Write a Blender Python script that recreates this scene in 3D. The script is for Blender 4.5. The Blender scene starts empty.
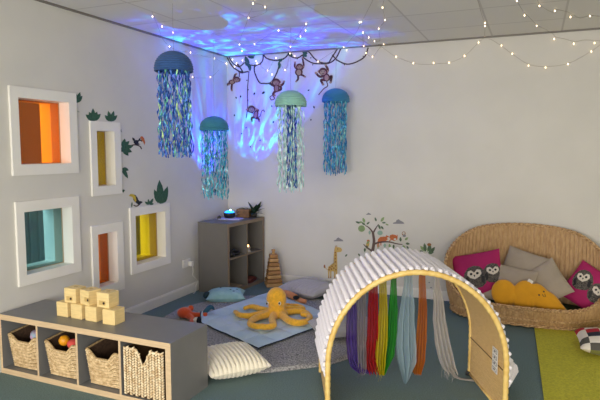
import bpy, bmesh, math, random
from math import sin, cos, pi, radians, sqrt, atan2
from mathutils import Vector, Matrix, noise
random.seed(7)
SC = bpy.context.scene
COL = SC.collection
V = Vector

# ------------------------------------------------------------------ camera
F, PI_, YA, RO = 542.855, 0.0928694, -0.408425, 0.001871
CAM = V((3.394589, -5.658692, 1.556138))
fw = V((sin(YA)*cos(PI_), cos(YA)*cos(PI_), -sin(PI_)))
r0 = V((cos(YA), -sin(YA), 0)); u0 = r0.cross(fw)
rr = r0*cos(RO)+u0*sin(RO); uu = -r0*sin(RO)+u0*cos(RO)
cam = bpy.data.cameras.new('camera'); camo = bpy.data.objects.new('camera', cam); COL.objects.link(camo)
m = Matrix((rr, uu, -fw)).transposed().to_4x4(); m.translation = CAM
camo.matrix_world = m
cam.sensor_width = 36; cam.lens = F*36/600; cam.clip_start = .05; cam.clip_end = 100
SC.camera = camo

def hit(q, P, n):
    """world point of a surveyed photo point on the plane through P with normal n"""
    d = fw + rr*((q[0]-300)/F) + uu*((200-q[1])/F)
    P = V(P); n = V(n)
    return CAM + d*((P-CAM).dot(n)/d.dot(n))
def fl(x, y, z=0): return hit((x, y), (0, 0, z), (0, 0, 1))
def bw(x, y, off=0): return hit((x, y), (0, off, 0), (0, 1, 0))
def lw(x, y, off=0): return hit((x, y), (off, 0, 0), (1, 0, 0))

# ------------------------------------------------------------------ materials
def lin(c):
    return tuple(((v/255)/12.92 if v/255 <= .04045 else ((v/255+.055)/1.055)**2.4) for v in c)
MATS = {}
def mat(name, rgb, rough=.6, var=0, vscale=20, bump=0, bscale=200, metal=0, emis=None, estr=0, alpha=1, trans=0, stretch=(1,1,1), rgb2=None, sheen=0, spec=.5, objvar=0):
    if name in MATS: return MATS[name]
    M = bpy.data.materials.new(name); M.use_nodes = True; MATS[name] = M
    nt = M.node_tree; b = nt.nodes['Principled BSDF']
    c = lin(rgb)+(1,)
    b.inputs['Base Color'].default_value = c
    b.inputs['Roughness'].default_value = rough; b.inputs['Metallic'].default_value = metal
    b.inputs['Specular IOR Level'].default_value = spec
    b.inputs['Alpha'].default_value = alpha
    b.inputs['Transmission Weight'].default_value = trans
    if sheen: b.inputs['Sheen Weight'].default_value = sheen
    if emis: b.inputs['Emission Color'].default_value = lin(emis)+(1,); b.inputs['Emission Strength'].default_value = estr
    if var or rgb2 or bump:
        tc = nt.nodes.new('ShaderNodeTexCoord'); mp = nt.nodes.new('ShaderNodeMapping')
        mp.inputs['Scale'].default_value = stretch
        nt.links.new(tc.outputs['Object'], mp.inputs['Vector'])
    if var or rgb2:
        n = nt.nodes.new('ShaderNodeTexNoise'); n.inputs['Scale'].default_value = vscale; n.inputs['Detail'].default_value = 4
        nt.links.new(mp.outputs[0], n.inputs['Vector'])
        rp = nt.nodes.new('ShaderNodeValToRGB'); rp.color_ramp.elements[0].position = .35; rp.color_ramp.elements[1].position = .65
        if rgb2: e0 = lin(rgb2)+(1,); e1 = c
        else:
            e0 = tuple(max(0, v*(1-var)) for v in c[:3])+(1,); e1 = tuple(min(1, v*(1+var)) for v in c[:3])+(1,)
        rp.color_ramp.elements[0].color = e0; rp.color_ramp.elements[1].color = e1
        nt.links.new(n.outputs['Fac'], rp.inputs[0]); nt.links.new(rp.outputs[0], b.inputs['Base Color'])
    if bump:
        n2 = nt.nodes.new('ShaderNodeTexNoise'); n2.inputs['Scale'].default_value = bscale; n2.inputs['Detail'].default_value = 3
        nt.links.new(mp.outputs[0], n2.inputs['Vector'])
        bp = nt.nodes.new('ShaderNodeBump'); bp.inputs['Strength'].default_value = bump; bp.inputs['Distance'].default_value = .01
        nt.links.new(n2.outputs['Fac'], bp.inputs['Height']); nt.links.new(bp.outputs[0], b.inputs['Normal'])
    return M

M_wall = mat('wall_paint', (218, 214, 206), .75, var=.03, vscale=2, bump=.04, bscale=300)
M_white = mat('white_gloss', (242, 238, 230), .4, var=.02, vscale=4)
M_carpet = mat('teal_carpet', (104, 126, 126), .95, var=.22, vscale=130, bump=.5, bscale=260)
M_grey = mat('grey_laminate', (124, 123, 122), .42, var=.03, vscale=6)
M_greyd = mat('grey_laminate_dark', (112, 108, 103), .5, var=.03, vscale=6)
M_oak = mat('oak_edge', (212, 184, 146), .5, var=.08, vscale=30, stretch=(.3, 4, 4))
M_oakd = mat('oak_edge_grey', (134, 116, 96), .5, var=.06, vscale=30, stretch=(4, .3, 4))
M_pine = mat('pine_block', (236, 208, 146), .5, var=.07, vscale=14, stretch=(1, 1, 7), bump=.05, bscale=60)
M_hole = mat('dark_hole', (52, 36, 22), .8)
M_dark = mat('black_plastic', (24, 24, 26), .4)

# ceiling tiles : mineral board panels in a grey grid
def ceiling_mat():
    M = bpy.data.materials.new('ceiling_tiles'); M.use_nodes = True; nt = M.node_tree; b = nt.nodes['Principled BSDF']
    tc = nt.nodes.new('ShaderNodeTexCoord'); mp = nt.nodes.new('ShaderNodeMapping')
    mp.inputs['Location'].default_value = (-.545, .52, 0)
    br = nt.nodes.new('ShaderNodeTexBrick'); br.offset = 0; br.squash = 1
    br.inputs['Color1'].default_value = lin((230, 226, 219))+(1,); br.inputs['Color2'].default_value = lin((225, 221, 214))+(1,)
    br.inputs['Mortar'].default_value = lin((204, 199, 192))+(1,)
    br.inputs['Scale'].default_value = 1; br.inputs['Mortar Size'].default_value = .009; br.inputs['Mortar Smooth'].default_value = .2
    br.inputs['Brick Width'].default_value = .605; br.inputs['Row Height'].default_value = .605
    nt.links.new(tc.outputs['Object'], mp.inputs[0]); nt.links.new(mp.outputs[0], br.inputs[0]); nt.links.new(br.outputs['Color'], b.inputs['Base Color'])
    b.inputs['Roughness'].default_value = .8
    return M
M_ceil = ceiling_mat()

def weave_mat(name, c1, c2, sx, sz, bump=.6, rough=.65):
    """interlaced strands: two crossed wave textures on UVs given in metres"""
    if name in MATS: return MATS[name]
    M = bpy.data.materials.new(name); M.use_nodes = True; MATS[name] = M; nt = M.node_tree; b = nt.nodes['Principled BSDF']
    N = nt.nodes.new; L = nt.links.new
    tc = N('ShaderNodeTexCoord'); mp = N('ShaderNodeMapping'); mp.inputs['Scale'].default_value = (sx, sz, 1)
    L(tc.outputs['UV'], mp.inputs[0])
    ch = N('ShaderNodeTexBrick'); ch.inputs['Scale'].default_value = 1; ch.inputs['Brick Width'].default_value = 1; ch.inputs['Row Height'].default_value = .5
    ch.inputs['Mortar Size'].default_value = .07; ch.inputs['Mortar Smooth'].default_value = .6; ch.inputs['Bias'].default_value = 0
    ch.inputs['Color1'].default_value = lin(c1)+(1,); ch.inputs['Color2'].default_value = lin(tuple((a+d)//2 for a, d in zip(c1, c2)))+(1,); ch.inputs['Mortar'].default_value = lin(c2)+(1,)
    L(mp.outputs[0], ch.inputs[0])
    nz = N('ShaderNodeTexNoise'); nz.inputs['Scale'].default_value = .7; nz.inputs['Detail'].default_value = 5; L(mp.outputs[0], nz.inputs[0])
    mx = N('ShaderNodeMix'); mx.data_type = 'RGBA'; mx.blend_type = 'MULTIPLY'; mx.inputs[0].default_value = .3
    rp = N('ShaderNodeValToRGB'); rp.color_ramp.elements[0].position = .3; rp.color_ramp.elements[0].color = (.55, .5, .45, 1); rp.color_ramp.elements[1].position = .6
    L(nz.outputs['Fac'], rp.inputs[0]); L(ch.outputs['Color'], mx.inputs[6]); L(rp.outputs[0], mx.inputs[7]); L(mx.outputs[2], b.inputs['Base Color'])
    bp = N('ShaderNodeBump'); bp.inputs['Strength'].default_value = bump; bp.inputs['Distance'].default_value = .006; bp.invert = True
    L(ch.outputs['Fac'], bp.inputs['Height']); L(bp.outputs[0], b.inputs['Normal']); b.inputs['Roughness'].default_value = rough
    return M

# ------------------------------------------------------------------ mesh builder
class MB:
    def __init__(s): s.v = []; s.f = []; s.m = []; s.uv = {}
    def add(s, vs, fs, mi=0, M=None):
        o = len(s.v); s.v += [(M @ V(v)) if M else V(v) for v in vs]
        for f in fs: s.f.append(tuple(i+o for i in f)); s.m.append(mi)
        return s
    def box(s, a, b, mi=0, M=None, front=None):
        (x0, y0, z0), (x1, y1, z1) = a, b
        vs = [(x0,y0,z0),(x1,y0,z0),(x1,y1,z0),(x0,y1,z0),(x0,y0,z1),(x1,y0,z1),(x1,y1,z1),(x0,y1,z1)]
        fs = [(3,2,1,0),(4,5,6,7),(0,1,5,4),(1,2,6,5),(2,3,7,6),(3,0,4,7)]
        n0 = len(s.f); s.add(vs, fs, mi, M)
        if front is not None:
            for k, m_ in front.items(): s.m[n0+k] = m_
        return s
    def bevbox(s, c, sz, bev, mi=0, M=None):
        bm = bmesh.new(); bmesh.ops.create_cube(bm, size=1)
        for v in bm.verts: v.co = V((v.co.x*sz[0]+c[0], v.co.y*sz[1]+c[1], v.co.z*sz[2]+c[2]))
        bmesh.ops.bevel(bm, geom=bm.edges[:], offset=bev, segments=2, affect='EDGES', profile=.5)
        bm.verts.index_update()
        s.add([v.co.copy() for v in bm.verts], [[v.index for v in f.verts] for f in bm.faces], mi, M); bm.free(); return s
    def tube(s, pts, r, n=8, mi=0, M=None, closed=False, caps=True):
        pts = [V(p) for p in pts]; k = len(pts)
        rs = r if isinstance(r, (list, tuple)) else [r]*k
        vs = []; up = None
        for i, p in enumerate(pts):
            if closed: t = pts[(i+1) % k]-pts[i-1]
            else: t = pts[min(i+1, k-1)]-pts[max(i-1, 0)]
            t = t.normalized() if t.length > 1e-9 else V((0, 0, 1))
            if up is None:
                up = V((0, 0, 1)) if abs(t.z) < .9 else V((1, 0, 0))
            up = up - t*up.dot(t); up = up.normalized() if up.length > 1e-6 else t.orthogonal().normalized()
            w = t.cross(up)
            for j in range(n):
                a = 2*pi*j/n; vs.append(p+(up*cos(a)+w*sin(a))*rs[i])
        fs = []
        for i in range(k if closed else k-1):
            i2 = (i+1) % k
            for j in range(n):
                j2 = (j+1) % n; fs.append((i*n+j, i*n+j2, i2*n+j2, i2*n+j))
        if not closed and caps: fs.append(tuple(range(n-1, -1, -1))); fs.append(tuple((k-1)*n+j for j in range(n)))
        return s.add(vs, fs, mi, M)
    def ell(s, c, r, mi=0, M=None, nu=16, nv=10, R=None):
        vs = []; fs = []; c = V(c); r = r if isinstance(r, (tuple, list)) else (r, r, r)
        for i in range(1, nv):
            a = pi*i/nv
            for j in range(nu):
                b = 2*pi*j/nu; p = V((r[0]*sin(a)*cos(b), r[1]*sin(a)*sin(b), r[2]*cos(a)))
                vs.append(c+(R @ p if R else p))
        t = V((0, 0, r[2])); vs.append(c+(R @ t if R else t)); vs.append(c-(R @ t if R else t)); T = len(vs)-2; B = T+1
        for i in range(nv-2):
            for j in range(nu):
                j2 = (j+1) % nu; fs.append((i*nu+j, (i+1)*nu+j, (i+1)*nu+j2, i*nu+j2))
        for j in range(nu):
            j2 = (j+1) % nu; fs.append((T, j, j2)); fs.append((B, (nv-2)*nu+j2, (nv-2)*nu+j))
        return s.add(vs, fs, mi, M)
    def lathe(s, prof, n=24, mi=0, M=None, c=(0, 0, 0)):
        vs = []; fs = []
        for (r, z) in prof:
            for j in range(n): a = 2*pi*j/n; vs.append((c[0]+r*cos(a), c[1]+r*sin(a), c[2]+z))
        for i in range(len(prof)-1):
            for j in range(n):
                j2 = (j+1) % n; fs.append((i*n+j, i*n+j2, (i+1)*n+j2, (i+1)*n+j))
        return s.add(vs, fs, mi, M)
    def grid(s, fn, nu, nv, mi=0, closed=False, uvf=None, flip=False):
        o = len(s.v)
        for i in range(nv+1):
            for j in range(nu if closed else nu+1):
                s.v.append(V(fn(j/nu, i/nv)))
        W = nu if closed else nu+1
        for i in range(nv):
            for j in range(nu):
                j2 = (j+1) % W if closed else j+1
                f = (o+i*W+j, o+i*W+j2, o+(i+1)*W+j2, o+(i+1)*W+j)
                if uvf:
                    s.uv[len(s.f)] = [uvf(a, b) for a, b in ((j/nu, i/nv), ((j+1)/nu, i/nv), ((j+1)/nu, (i+1)/nv), (j/nu, (i+1)/nv))]
                    if flip: s.uv[len(s.f)].reverse()
                s.f.append(f[::-1] if flip else f); s.m.append(mi)
        return s
    def build(s, name, mats, parent=None, smooth=False, angle=None):
        me = bpy.data.meshes.new(name); me.from_pydata([tuple(v) for v in s.v], [], s.f)
        if not isinstance(mats, (list, tuple)): mats = [mats]
        for m_ in mats: me.materials.append(m_)
        for p, mi in zip(me.polygons, s.m): p.material_index = mi; p.use_smooth = smooth
        if s.uv:
            ul = me.uv_layers.new(name='UVMap')
            for fi, us in s.uv.items():
                for li, q in zip(me.polygons[fi].loop_indices, us): ul.data[li].uv = q
        me.update()
        o = bpy.data.objects.new(name, me); COL.objects.link(o)
        if parent: attach(o, parent)
        return o
def attach(o, parent):
    # meshes are built in world space: keep them there under a parent that stands at its own base
    o.parent = parent; o.matrix_parent_inverse = Matrix.Translation(parent.location).inverted() if parent.type == 'EMPTY' else Matrix()
def tag(o, label=None, cat=None, group=None, kind=None):
    if label: o['label'] = label
    if cat: o['category'] = cat
    if group: o['group'] = group
    if kind: o['kind'] = kind
    return o
def thing(name, loc, label, cat, group=None):
    e = bpy.data.objects.new(name, None); e.empty_display_size = .1; COL.objects.link(e); e.location = loc
    return tag(e, label, cat, group)
def struct(name, mb, m_, parent=None, smooth=False):
    o = mb.build(name, m_, parent, smooth)
    if not parent: o['kind'] = 'structure'
    return o
def soften(o, voxel=.012, it=4):
    r = o.modifiers.new('remesh', 'REMESH'); r.mode = 'VOXEL'; r.voxel_size = voxel; r.use_smooth_shade = True
    if it: s_ = o.modifiers.new('smooth', 'SMOOTH'); s_.iterations = it; s_.factor = .5
    return o
def frame_mat(loc, x, y, z):
    m_ = Matrix((V(x).normalized(), V(y).normalized(), V(z).normalized())).transposed().to_4x4(); m_.translation = V(loc); return m_
def rotz(loc, a): return Matrix.Translation(V(loc)) @ Matrix.Rotation(a, 4, 'Z')
def spline(pts, n=8):
    """catmull-rom through the points"""
    P = [V(p) for p in pts]; P = [P[0]*2-P[1]]+P+[P[-1]*2-P[-2]]; out = []
    for i in range(1, len(P)-2):
        for k in range(n):
            t = k/n; a, b, c, d = P[i-1:i+3]
            out.append(.5*((2*b)+(c-a)*t+(2*a-5*b+4*c-d)*t*t+(3*b-a-3*c+d)*t**3))
    out.append(P[-2]); return out

# ------------------------------------------------------------------ the room
H = 2.648
XR, YF = 6.0, -7.6
struct('floor', MB().box((-1.9, YF, -.1), (XR+.1, 3, 0)), M_carpet)
struct('ceiling', MB().box((-1.9, YF, H), (XR+.1, 3, H+.1)), M_ceil)
struct('wall_back', MB().box((-.28, 0, 0), (XR+.1, .12, H)), M_wall)
struct('wall_right', MB().box((XR, YF, 0), (XR+.1, 0, H)), M_wall)
# front wall, behind the camera, with the wide garden window
mb = MB(); wx0, wx1, wz0, wz1 = .5, 5.4, .12, 1.95
for a, b in (((-.28, wz1), (XR+.1, H)), ((-.28, 0), (XR+.1, wz0)), ((-.28, wz0), (wx0, wz1)), ((wx1, wz0), (XR+.1, wz1))):
    mb.box((a[0], YF-.12, a[1]), (b[0], YF, b[1]))
struct('wall_front', mb, M_wall)
mb = MB()
for k in range(5):
    x = wx0+(wx1-wx0)*k/4; mb.box((x-.03, YF-.09, wz0), (x+.03, YF-.03, wz1))
mb.box((wx0, YF-.09, wz0), (wx1, YF-.03, wz0+.05)); mb.box((wx0, YF-.09, wz1-.05), (wx1, YF-.03, wz1))
struct('window_6', mb, M_white)
# left wall with its five openings (outer frame y0,y1,z0,z1)
WIN0 = [(-2.95, -2.325, 1.366, 1.997), (-2.943, -2.335, .562, 1.178), (-2.208, -1.832, 1.163, 1.788), (-2.232, -1.834, .295, .912), (-1.757, -1.15, .4, 1.018)]
WIN = [(a+.004, b-.020, c, d) for a, b, c, d in WIN0]
FWD = .072
holes = [(a+FWD-.012, b-FWD, c+FWD, d-FWD) for a, b, c, d in WIN]
ys = sorted({YF, 3.0}|{h[0] for h in holes}|{h[1] for h in holes}); zs = sorted({0.0, H}|{h[2] for h in holes}|{h[3] for h in holes})
mb = MB()
for i in range(len(ys)-1):
    for j in range(len(zs)-1):
        cy, cz = (ys[i]+ys[i+1])/2, (zs[j]+zs[j+1])/2
        if any(h[0] < cy < h[1] and h[2] < cz < h[3] for h in holes): continue
        mb.box((-.28, ys[i], zs[j]), (0, ys[i+1], zs[j+1]))
struct('wall_left', mb, M_wall)
def film(name, rgb):
    M = bpy.data.materials.new(name); M.use_nodes = True; nt = M.node_tree; nt.nodes.clear()
    N = nt.nodes.new; o = N('ShaderNodeOutputMaterial'); t = N('ShaderNodeBsdfTransparent'); t.inputs[0].default_value = tuple(sqrt(v) for v in lin(rgb))+(1,)
    g = N('ShaderNodeBsdfGlossy'); g.inputs['Roughness'].default_value = .05; g.inputs[0].default_value = (.9, .9, .9, 1)
    d = N('ShaderNodeBsdfDiffuse'); d.inputs[0].default_value = lin(rgb)+(1,)
    a = N('ShaderNodeMixShader'); a.inputs[0].default_value = .12; b = N('ShaderNodeMixShader'); b.inputs[0].default_value = .05
    nt.links.new(t.outputs[0], a.inputs[1]); nt.links.new(d.outputs[0], a.inputs[2]); nt.links.new(a.outputs[0], b.inputs[1]); nt.links.new(g.outputs[0], b.inputs[2]); nt.links.new(b.outputs[0], o.inputs[0])
    return M
M_or = film('orange_film', (252, 140, 18)); M_te = film('teal_film', (140, 198, 208)); M_ye = film('yellow_film', (250, 228, 22))
FILM = [M_or, M_te, M_ye, M_or, M_ye]
for k, (w, h) in enumerate(zip(WIN, holes)):
    mb = MB(); a, b, c, d = w; e, f, g, q = h
    t = .018
    mb.box((0.0, a, q), (t, b, d)); mb.box((0.0, a, c), (t, b, g)); mb.box((0.0, a, g), (t, e, q)); mb.box((0.0, f, g), (t, b, q))
    wnd = struct('window_%d' % (k+1), mb, M_white)
    mb = MB(); i = .006
    def lining(x0_, x1_, i):
        return MB().box((x0_, e, g), (x1_, e+i, q)).box((x0_, f-i, g), (x1_, f, q)).box((x0_, e+i, g), (x1_, f-i, g+i)).box((x0_, e+i, q-i), (x1_, f-i, q))
    lining(-.088, t, .006).build('window_lining', M_white, wnd)
    lining(-.18, -.089, .010).build('shaded_lining', mat('shaded_lining', (176, 150, 122), .6), wnd)  # lining coloured darker brown to carry the shadowed band behind the pane
    lining(-.30, -.18, .006).build('outer_lining', M_white, wnd)
    MB().box((-.10, e+i, g+i), (-.094, f-i, q-i)).build('pane', FILM[k], wnd)
# little things on the sill of the narrow yellow window
# corridor behind the left wall
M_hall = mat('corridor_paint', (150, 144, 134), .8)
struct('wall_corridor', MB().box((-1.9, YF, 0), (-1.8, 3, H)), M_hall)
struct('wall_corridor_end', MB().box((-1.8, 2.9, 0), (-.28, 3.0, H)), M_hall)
scr = thing('slatted_screen', (-1.5, -.6, 0), 'pale vertical slatted screen seen through the teal and yellow window panes', 'screen')
mb = MB()
for k in range(26):
    y = -2.0+k*.11; mb.box((-1.52, y, .12), (-1.49, y+.075, 1.25))
mb.build('slats', mat('screen_grey', (140, 142, 140), .6), scr)
MB().box((-1.55, -2.0, .2), (-1.52, .85, .28)).box((-1.55, -2.0, 1.05), (-1.52, .85, 1.13)).box((-1.56, -2.0, 0), (-1.53, -1.9, 1.2)).box((-1.56, .75, 0), (-1.53, .85, 1.2)).build('rail', M_white, scr)
# skirting and the dark angle trim under the ceiling
struct('baseboard_left', MB().box((0, YF, 0), (.018, 0, .085)).box((0, YF, .085), (.012, 0, .097)), M_white)
struct('baseboard_back', MB().box((0.018, -.018, 0), (XR, 0, .085)).box((.012, -.012, .085), (XR, 0, .097)), M_white)
struct('baseboard_right', MB().box((XR-.018, YF, 0), (XR, -.02, .097)), M_white)
M_ang = mat('angle_trim', (128, 122, 116), .6)
struct('trim_1', MB().box((0, YF, H-.014), (.02, 0, H)), M_ang)
struct('trim_2', MB().box((.02, -.02, H-.014), (XR, 0, H)), M_ang)

# ------------------------------------------------------------------ low four-cube shelf unit
YA0 = -3.123
def panel(name, a, b, parent, mats, front):
    return MB().box(a, b, 0, None, front).build(name, mats, parent)
ua = thing('cube_shelf_unit', (.735, YA0+.195, 0), 'low grey four-cube shelf unit with pale oak front edges against the left wall', 'shelf unit')
FR_ = {2: 1}
x0 = .026
panel('top_panel', (x0, YA0, .382), (1.47, YA0+.39, .42), ua, [M_grey, M_oak], FR_)
panel('bottom_panel', (x0, YA0, 0), (1.47, YA0+.39, .038), ua, [M_grey, M_oak], FR_)
panel('side_panel', (x0, YA0, .038), (.041+.006, YA0+.39, .382), ua, [M_grey, M_oak], FR_)
panel('side_panel', (1.432, YA0, .038), (1.47, YA0+.39, .382), ua, [M_grey, M_oak], FR_)
for x in (.384, .735, 1.086): panel('divider', (x-.008, YA0+.001, .038), (x+.008, YA0+.385, .382), ua, [M_grey, M_oak], FR_)
panel('back_panel', (.047, YA0+.382, .038), (1.432, YA0+.389, .382), ua, [M_grey], {})

# baskets
M_sea = weave_mat('seagrass_weave', (170, 140, 96), (84, 60, 36), 42, 52)
M_hya = weave_mat('water_hyacinth_weave', (238, 216, 176), (88, 62, 38), 38, 26, bump=1)
M_str = mat('seagrass_strand', (240, 216, 172), .65, rgb2=(196, 164, 116), vscale=45)
M_brl = mat('brown_lining', (84, 62, 46), .8, var=.25, vscale=60)
def basket(xc, yf, z0, wt, wb, dt, h, dip, label):
    t = thing('storage_basket', (xc, yf+dt/2, z0), label, 'basket', 'seagrass baskets in the low shelf unit')
    th = .012
    def rim(u):  # u = perimeter 0..4: front, right, back, left
        side, s_ = int(u) % 4, u-int(u)
        hf = h-.030
        if side == 0: return hf-dip*min(1, max(0, .36-abs(s_-.44))/.16)
        if side == 1: return hf+.030*s_
        if side == 3: return h-.030*s_
        return h
    def P(u, v, inset=0):
        side, s_ = int(u) % 4, u-int(u); hh = rim(u)*v; k = hh/h
        w = (wb+(wt-wb)*k)/2-inset; d0 = (dt-.05)*(1-k)/1+dt*k; d0 = d0/2-inset
        q = [(-w+2*w*s_, -d0), (w, -d0+2*d0*s_), (w-2*w*s_, d0), (-w, d0-2*d0*s_)][side]
        return V((xc+q[0], yf+dt/2+q[1]+(.0), z0+.004+hh))
    mb = MB(); N = 64
    mb.grid(lambda a, b: P(a*4 % 4, b), N, 10, 0, True, uvf=lambda a, b: (a*1.25, b*h))
    mb.box((xc-wb/2+.004, yf+.03, z0+.001), (xc+wb/2-.004, yf+dt-.03, z0+.008))
    nr, nc = 17, 22      # twined strands over the front
    for i in range(nr):
        for j in range(nc):
            u = (j+.5+.25*(i % 2))/nc*.985; v = (i+.5)/nr; sl = .018 if (i % 2) else -.018
            a = P(u-.026, v+sl); b = P(u+.026, v-sl); o_ = V((0, -.0055, 0))
            mb.tube([a, (a+b)/2+o_, b], [.0028, .0052, .0028], 5, 1)
    mb.build('basket_body', [M_sea, M_str], t, smooth=False)
    mb = MB(); mb.grid(lambda a, b: P(a*4 % 4, b, .008), N, 10, 0, True, flip=True)
    mb.box((xc-wb/2+.01, yf+.035, z0+.008), (xc+wb/2-.01, yf+dt-.035, z0+.012)); mb.build('lining', M_brl, t)
    pts = [P(k/N*4, 1, .004) for k in range(N)]
    MB().tube(pts, .0075, 6, closed=True).build('rim', M_sea2, t, smooth=True)
    return t
M_sea2 = mat('seagrass_rim', (205, 176, 128), .7, rgb2=(150, 118, 78), vscale=90)
basket(.222, YA0+.03, .038, .315, .25, .33, .262, .045, 'seagrass basket in the first cube of the low shelf, holding pastel fabric')
basket(.568, YA0+.03, .038, .31, .25, .33, .262, .055, 'seagrass basket in the second cube of the low shelf, holding orange and red toys')
basket(.922, YA0+.03, .038, .295, .25, .33, .262, .055, 'empty-looking seagrass basket in the third cube of the low shelf')
# woven rectangular basket filling the last cube
t = thing('storage_basket', (1.26, YA0+.18, .038), 'chunky woven basket with a v-shaped notch filling the right-end cube of the low shelf', 'basket')
bx0, bx1, bz = 1.108, 1.414, .325
mb = MB()
def chunky(o, ux, L, hh):
    # plaited bands: rows of short fat strands, alternately slanted
    rows = 18; cols = 14
    for i in range(rows):
        for j in range(cols):
            cx = (j+.5)/cols*L; cz = (i+.5)/rows*hh
            if ux.x > .5 and abs(cx-L/2) < .052*(cz-(hh-.095))/.095 and cz > hh-.1: continue
            s_ = 1 if j % 2 else -1; cz += hh/rows*.5*(j % 2)-hh/rows*.2
            a = V(o)+ux*(cx-s_*.0085)+V((0, 0, cz-hh/rows*.52)); b = V(o)+ux*(cx+s_*.0085)+V((0, 0, cz+hh/rows*.52))
            n = ux.cross(V((0, 0, 1)))
            mb.tube([a-n*.0+n*-.0, (a+b)/2+n*.006, b], [.0035, .0078, .0035], 6)
yb = YA0+.012
chunky((bx0, yb, .05), V((1, 0, 0)), bx1-bx0, .300)
mb.build('woven_front', mat('hyacinth_strand', (252, 236, 202), .6, rgb2=(216, 184, 138), vscale=40), t, smooth=True)
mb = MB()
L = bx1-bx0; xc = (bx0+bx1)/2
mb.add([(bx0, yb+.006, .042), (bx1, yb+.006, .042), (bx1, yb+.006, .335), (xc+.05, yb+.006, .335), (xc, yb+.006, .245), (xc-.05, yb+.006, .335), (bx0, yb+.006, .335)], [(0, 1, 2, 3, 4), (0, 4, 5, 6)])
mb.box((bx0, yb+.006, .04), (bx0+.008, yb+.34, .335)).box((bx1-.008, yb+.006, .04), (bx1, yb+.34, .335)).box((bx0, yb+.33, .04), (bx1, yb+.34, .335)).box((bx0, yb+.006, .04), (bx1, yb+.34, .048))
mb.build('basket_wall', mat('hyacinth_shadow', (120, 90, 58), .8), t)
MB().tube([(bx0+.01, yb, .34), (xc-.052, yb-.002, .34), (xc, yb-.004, .24), (xc+.052, yb-.002, .34), (bx1-.01, yb, .34)], .007, 6).build('handle_edge', mat('hyacinth_strand', (0, 0, 0)), t, smooth=True)
# what the baskets hold
def ball(c, r, col, label, name='toy_ball'):
    o = MB().ell(c, r).build(name, mat('toy_'+str(col), col, .4), smooth=True); tag(o, label, 'ball'); return o
ball((.517, YA0+.105, .268), .036, (238, 160, 30), 'orange toy ball in the second basket of the low shelf')
MBc = MB().ell((.60, YA0+.11, .255), (.05, .045, .034)).ell((.635, YA0+.12, .262), (.03, .03, .03)); o = MBc.build('soft_toy', mat('coral_fabric', (222, 84, 74), .8), smooth=True); tag(soften(o, .008), 'coral red soft toy beside the orange ball in a basket', 'toy')
o = MB().ell((.27, YA0+.11, .262), (.06, .05, .04)).ell((.23, YA0+.13, .265), (.045, .04, .03)).build('folded_cloth', mat('pastel_cloth', (150, 190, 205), .8, rgb2=(205, 150, 190), vscale=28), smooth=True); tag(soften(o, .008), 'crumpled pastel blue and pink cloth in the first basket of the low shelf', 'cloth')
o = MB().ell((.645, YA0+.17, .262), (.035, .05, .04)).build('soft_toy', mat('lilac_fabric', (196, 160, 196), .8), smooth=True); tag(o, 'pale lilac soft toy at the back of the second basket', 'toy')

# ------------------------------------------------------------------ wooden blocks
BL = .100
def block(x, y, z, a, hole, label, tophole=False):
    M_ = rotz((x, y, z), a); mb = MB().bevbox((0, 0, BL/2), (BL, BL, BL), .004, 0, M_)
    if hole:
        hx, hz, hy = hole
        mb.bevbox((hx-.004, -BL/2, hz), (.052, .003, .030), .001, 1, M_)
        mb.tube([M_ @ V((hx+.01, -BL/2-.004, hz)), M_ @ V((hx+.01, -BL/2+.002, hz))], .0085, 10, 2)
    if tophole: mb.tube([M_ @ V((.005, .0, BL-.001)), M_ @ V((.005, 0, BL+.0012))], .014, 14, 1)
    o = mb.build('wooden_block', [M_pine, mat('pine_recess', (205, 172, 108), .6), M_hole]); tag(o, label, 'block', 'wooden blocks on the low shelf unit'); return o
yb_ = -2.943
for k, (x, dy, a, lab) in enumerate(((.479, 0, 0, 'leftmost pine block in the bottom row'), (.606, .002, -.03, 'second pine block from the left in the bottom row'), (.735, .0, -.04, 'third pine block from the left in the bottom row'), (.892, -.008, .02, 'rightmost pine block in the bottom row'))):
    block(x, yb_+dy, .42, a, None, lab+' on the low shelf')
def topb(x, a, hole, lab, th=True): block(x, yb_+.012, .42+BL, a, hole, lab, th)
topb(.542, .02, (-.0, .03, 0), 'leftmost pine block of the upper row, with a small hole')
topb(.680, -.22, (.034, .04, 0), 'middle pine block of the upper row, turned slightly')
topb(.828, .03, (.0, .032, 0), 'rightmost pine block of the upper row, with a small hole', True)

# ------------------------------------------------------------------ tall 2x2 shelf unit in the corner
BXY = V((.4427, -.765, 0)); BR_ = -.082
M_B = rotz(BXY, BR_)      # local: +x out of the shelf front is x=0 face; depth to -x; width +y
ub = thing('cube_shelf_unit', M_B @ V((-.19, .38, 0)), 'dark grey two-by-two cube shelf standing in the room corner', 'shelf unit')
def bpanel(name, a, b): return MB().box(a, b, 0, M_B, {3: 1}).build(name, [M_greyd, M_oakd], ub)
bpanel('top_panel', (-.39, 0, .732), (0, .735, .77)); bpanel('bottom_panel', (-.39, 0, 0), (0, .735, .038))
bpanel('side_panel', (-.39, 0, .038), (0, .038, .732)); bpanel('side_panel', (-.39, .697, .038), (0, .735, .732))
bpanel('divider', (-.388, .368, .038), (-.001, .384, .732)); bpanel('shelf', (-.387, .038, .377), (-.001, .368, .393)); bpanel('shelf', (-.387, .384, .377), (-.001, .697, .393))
def Bp(x, y, z): return M_B @ V((x, y, z))
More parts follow.
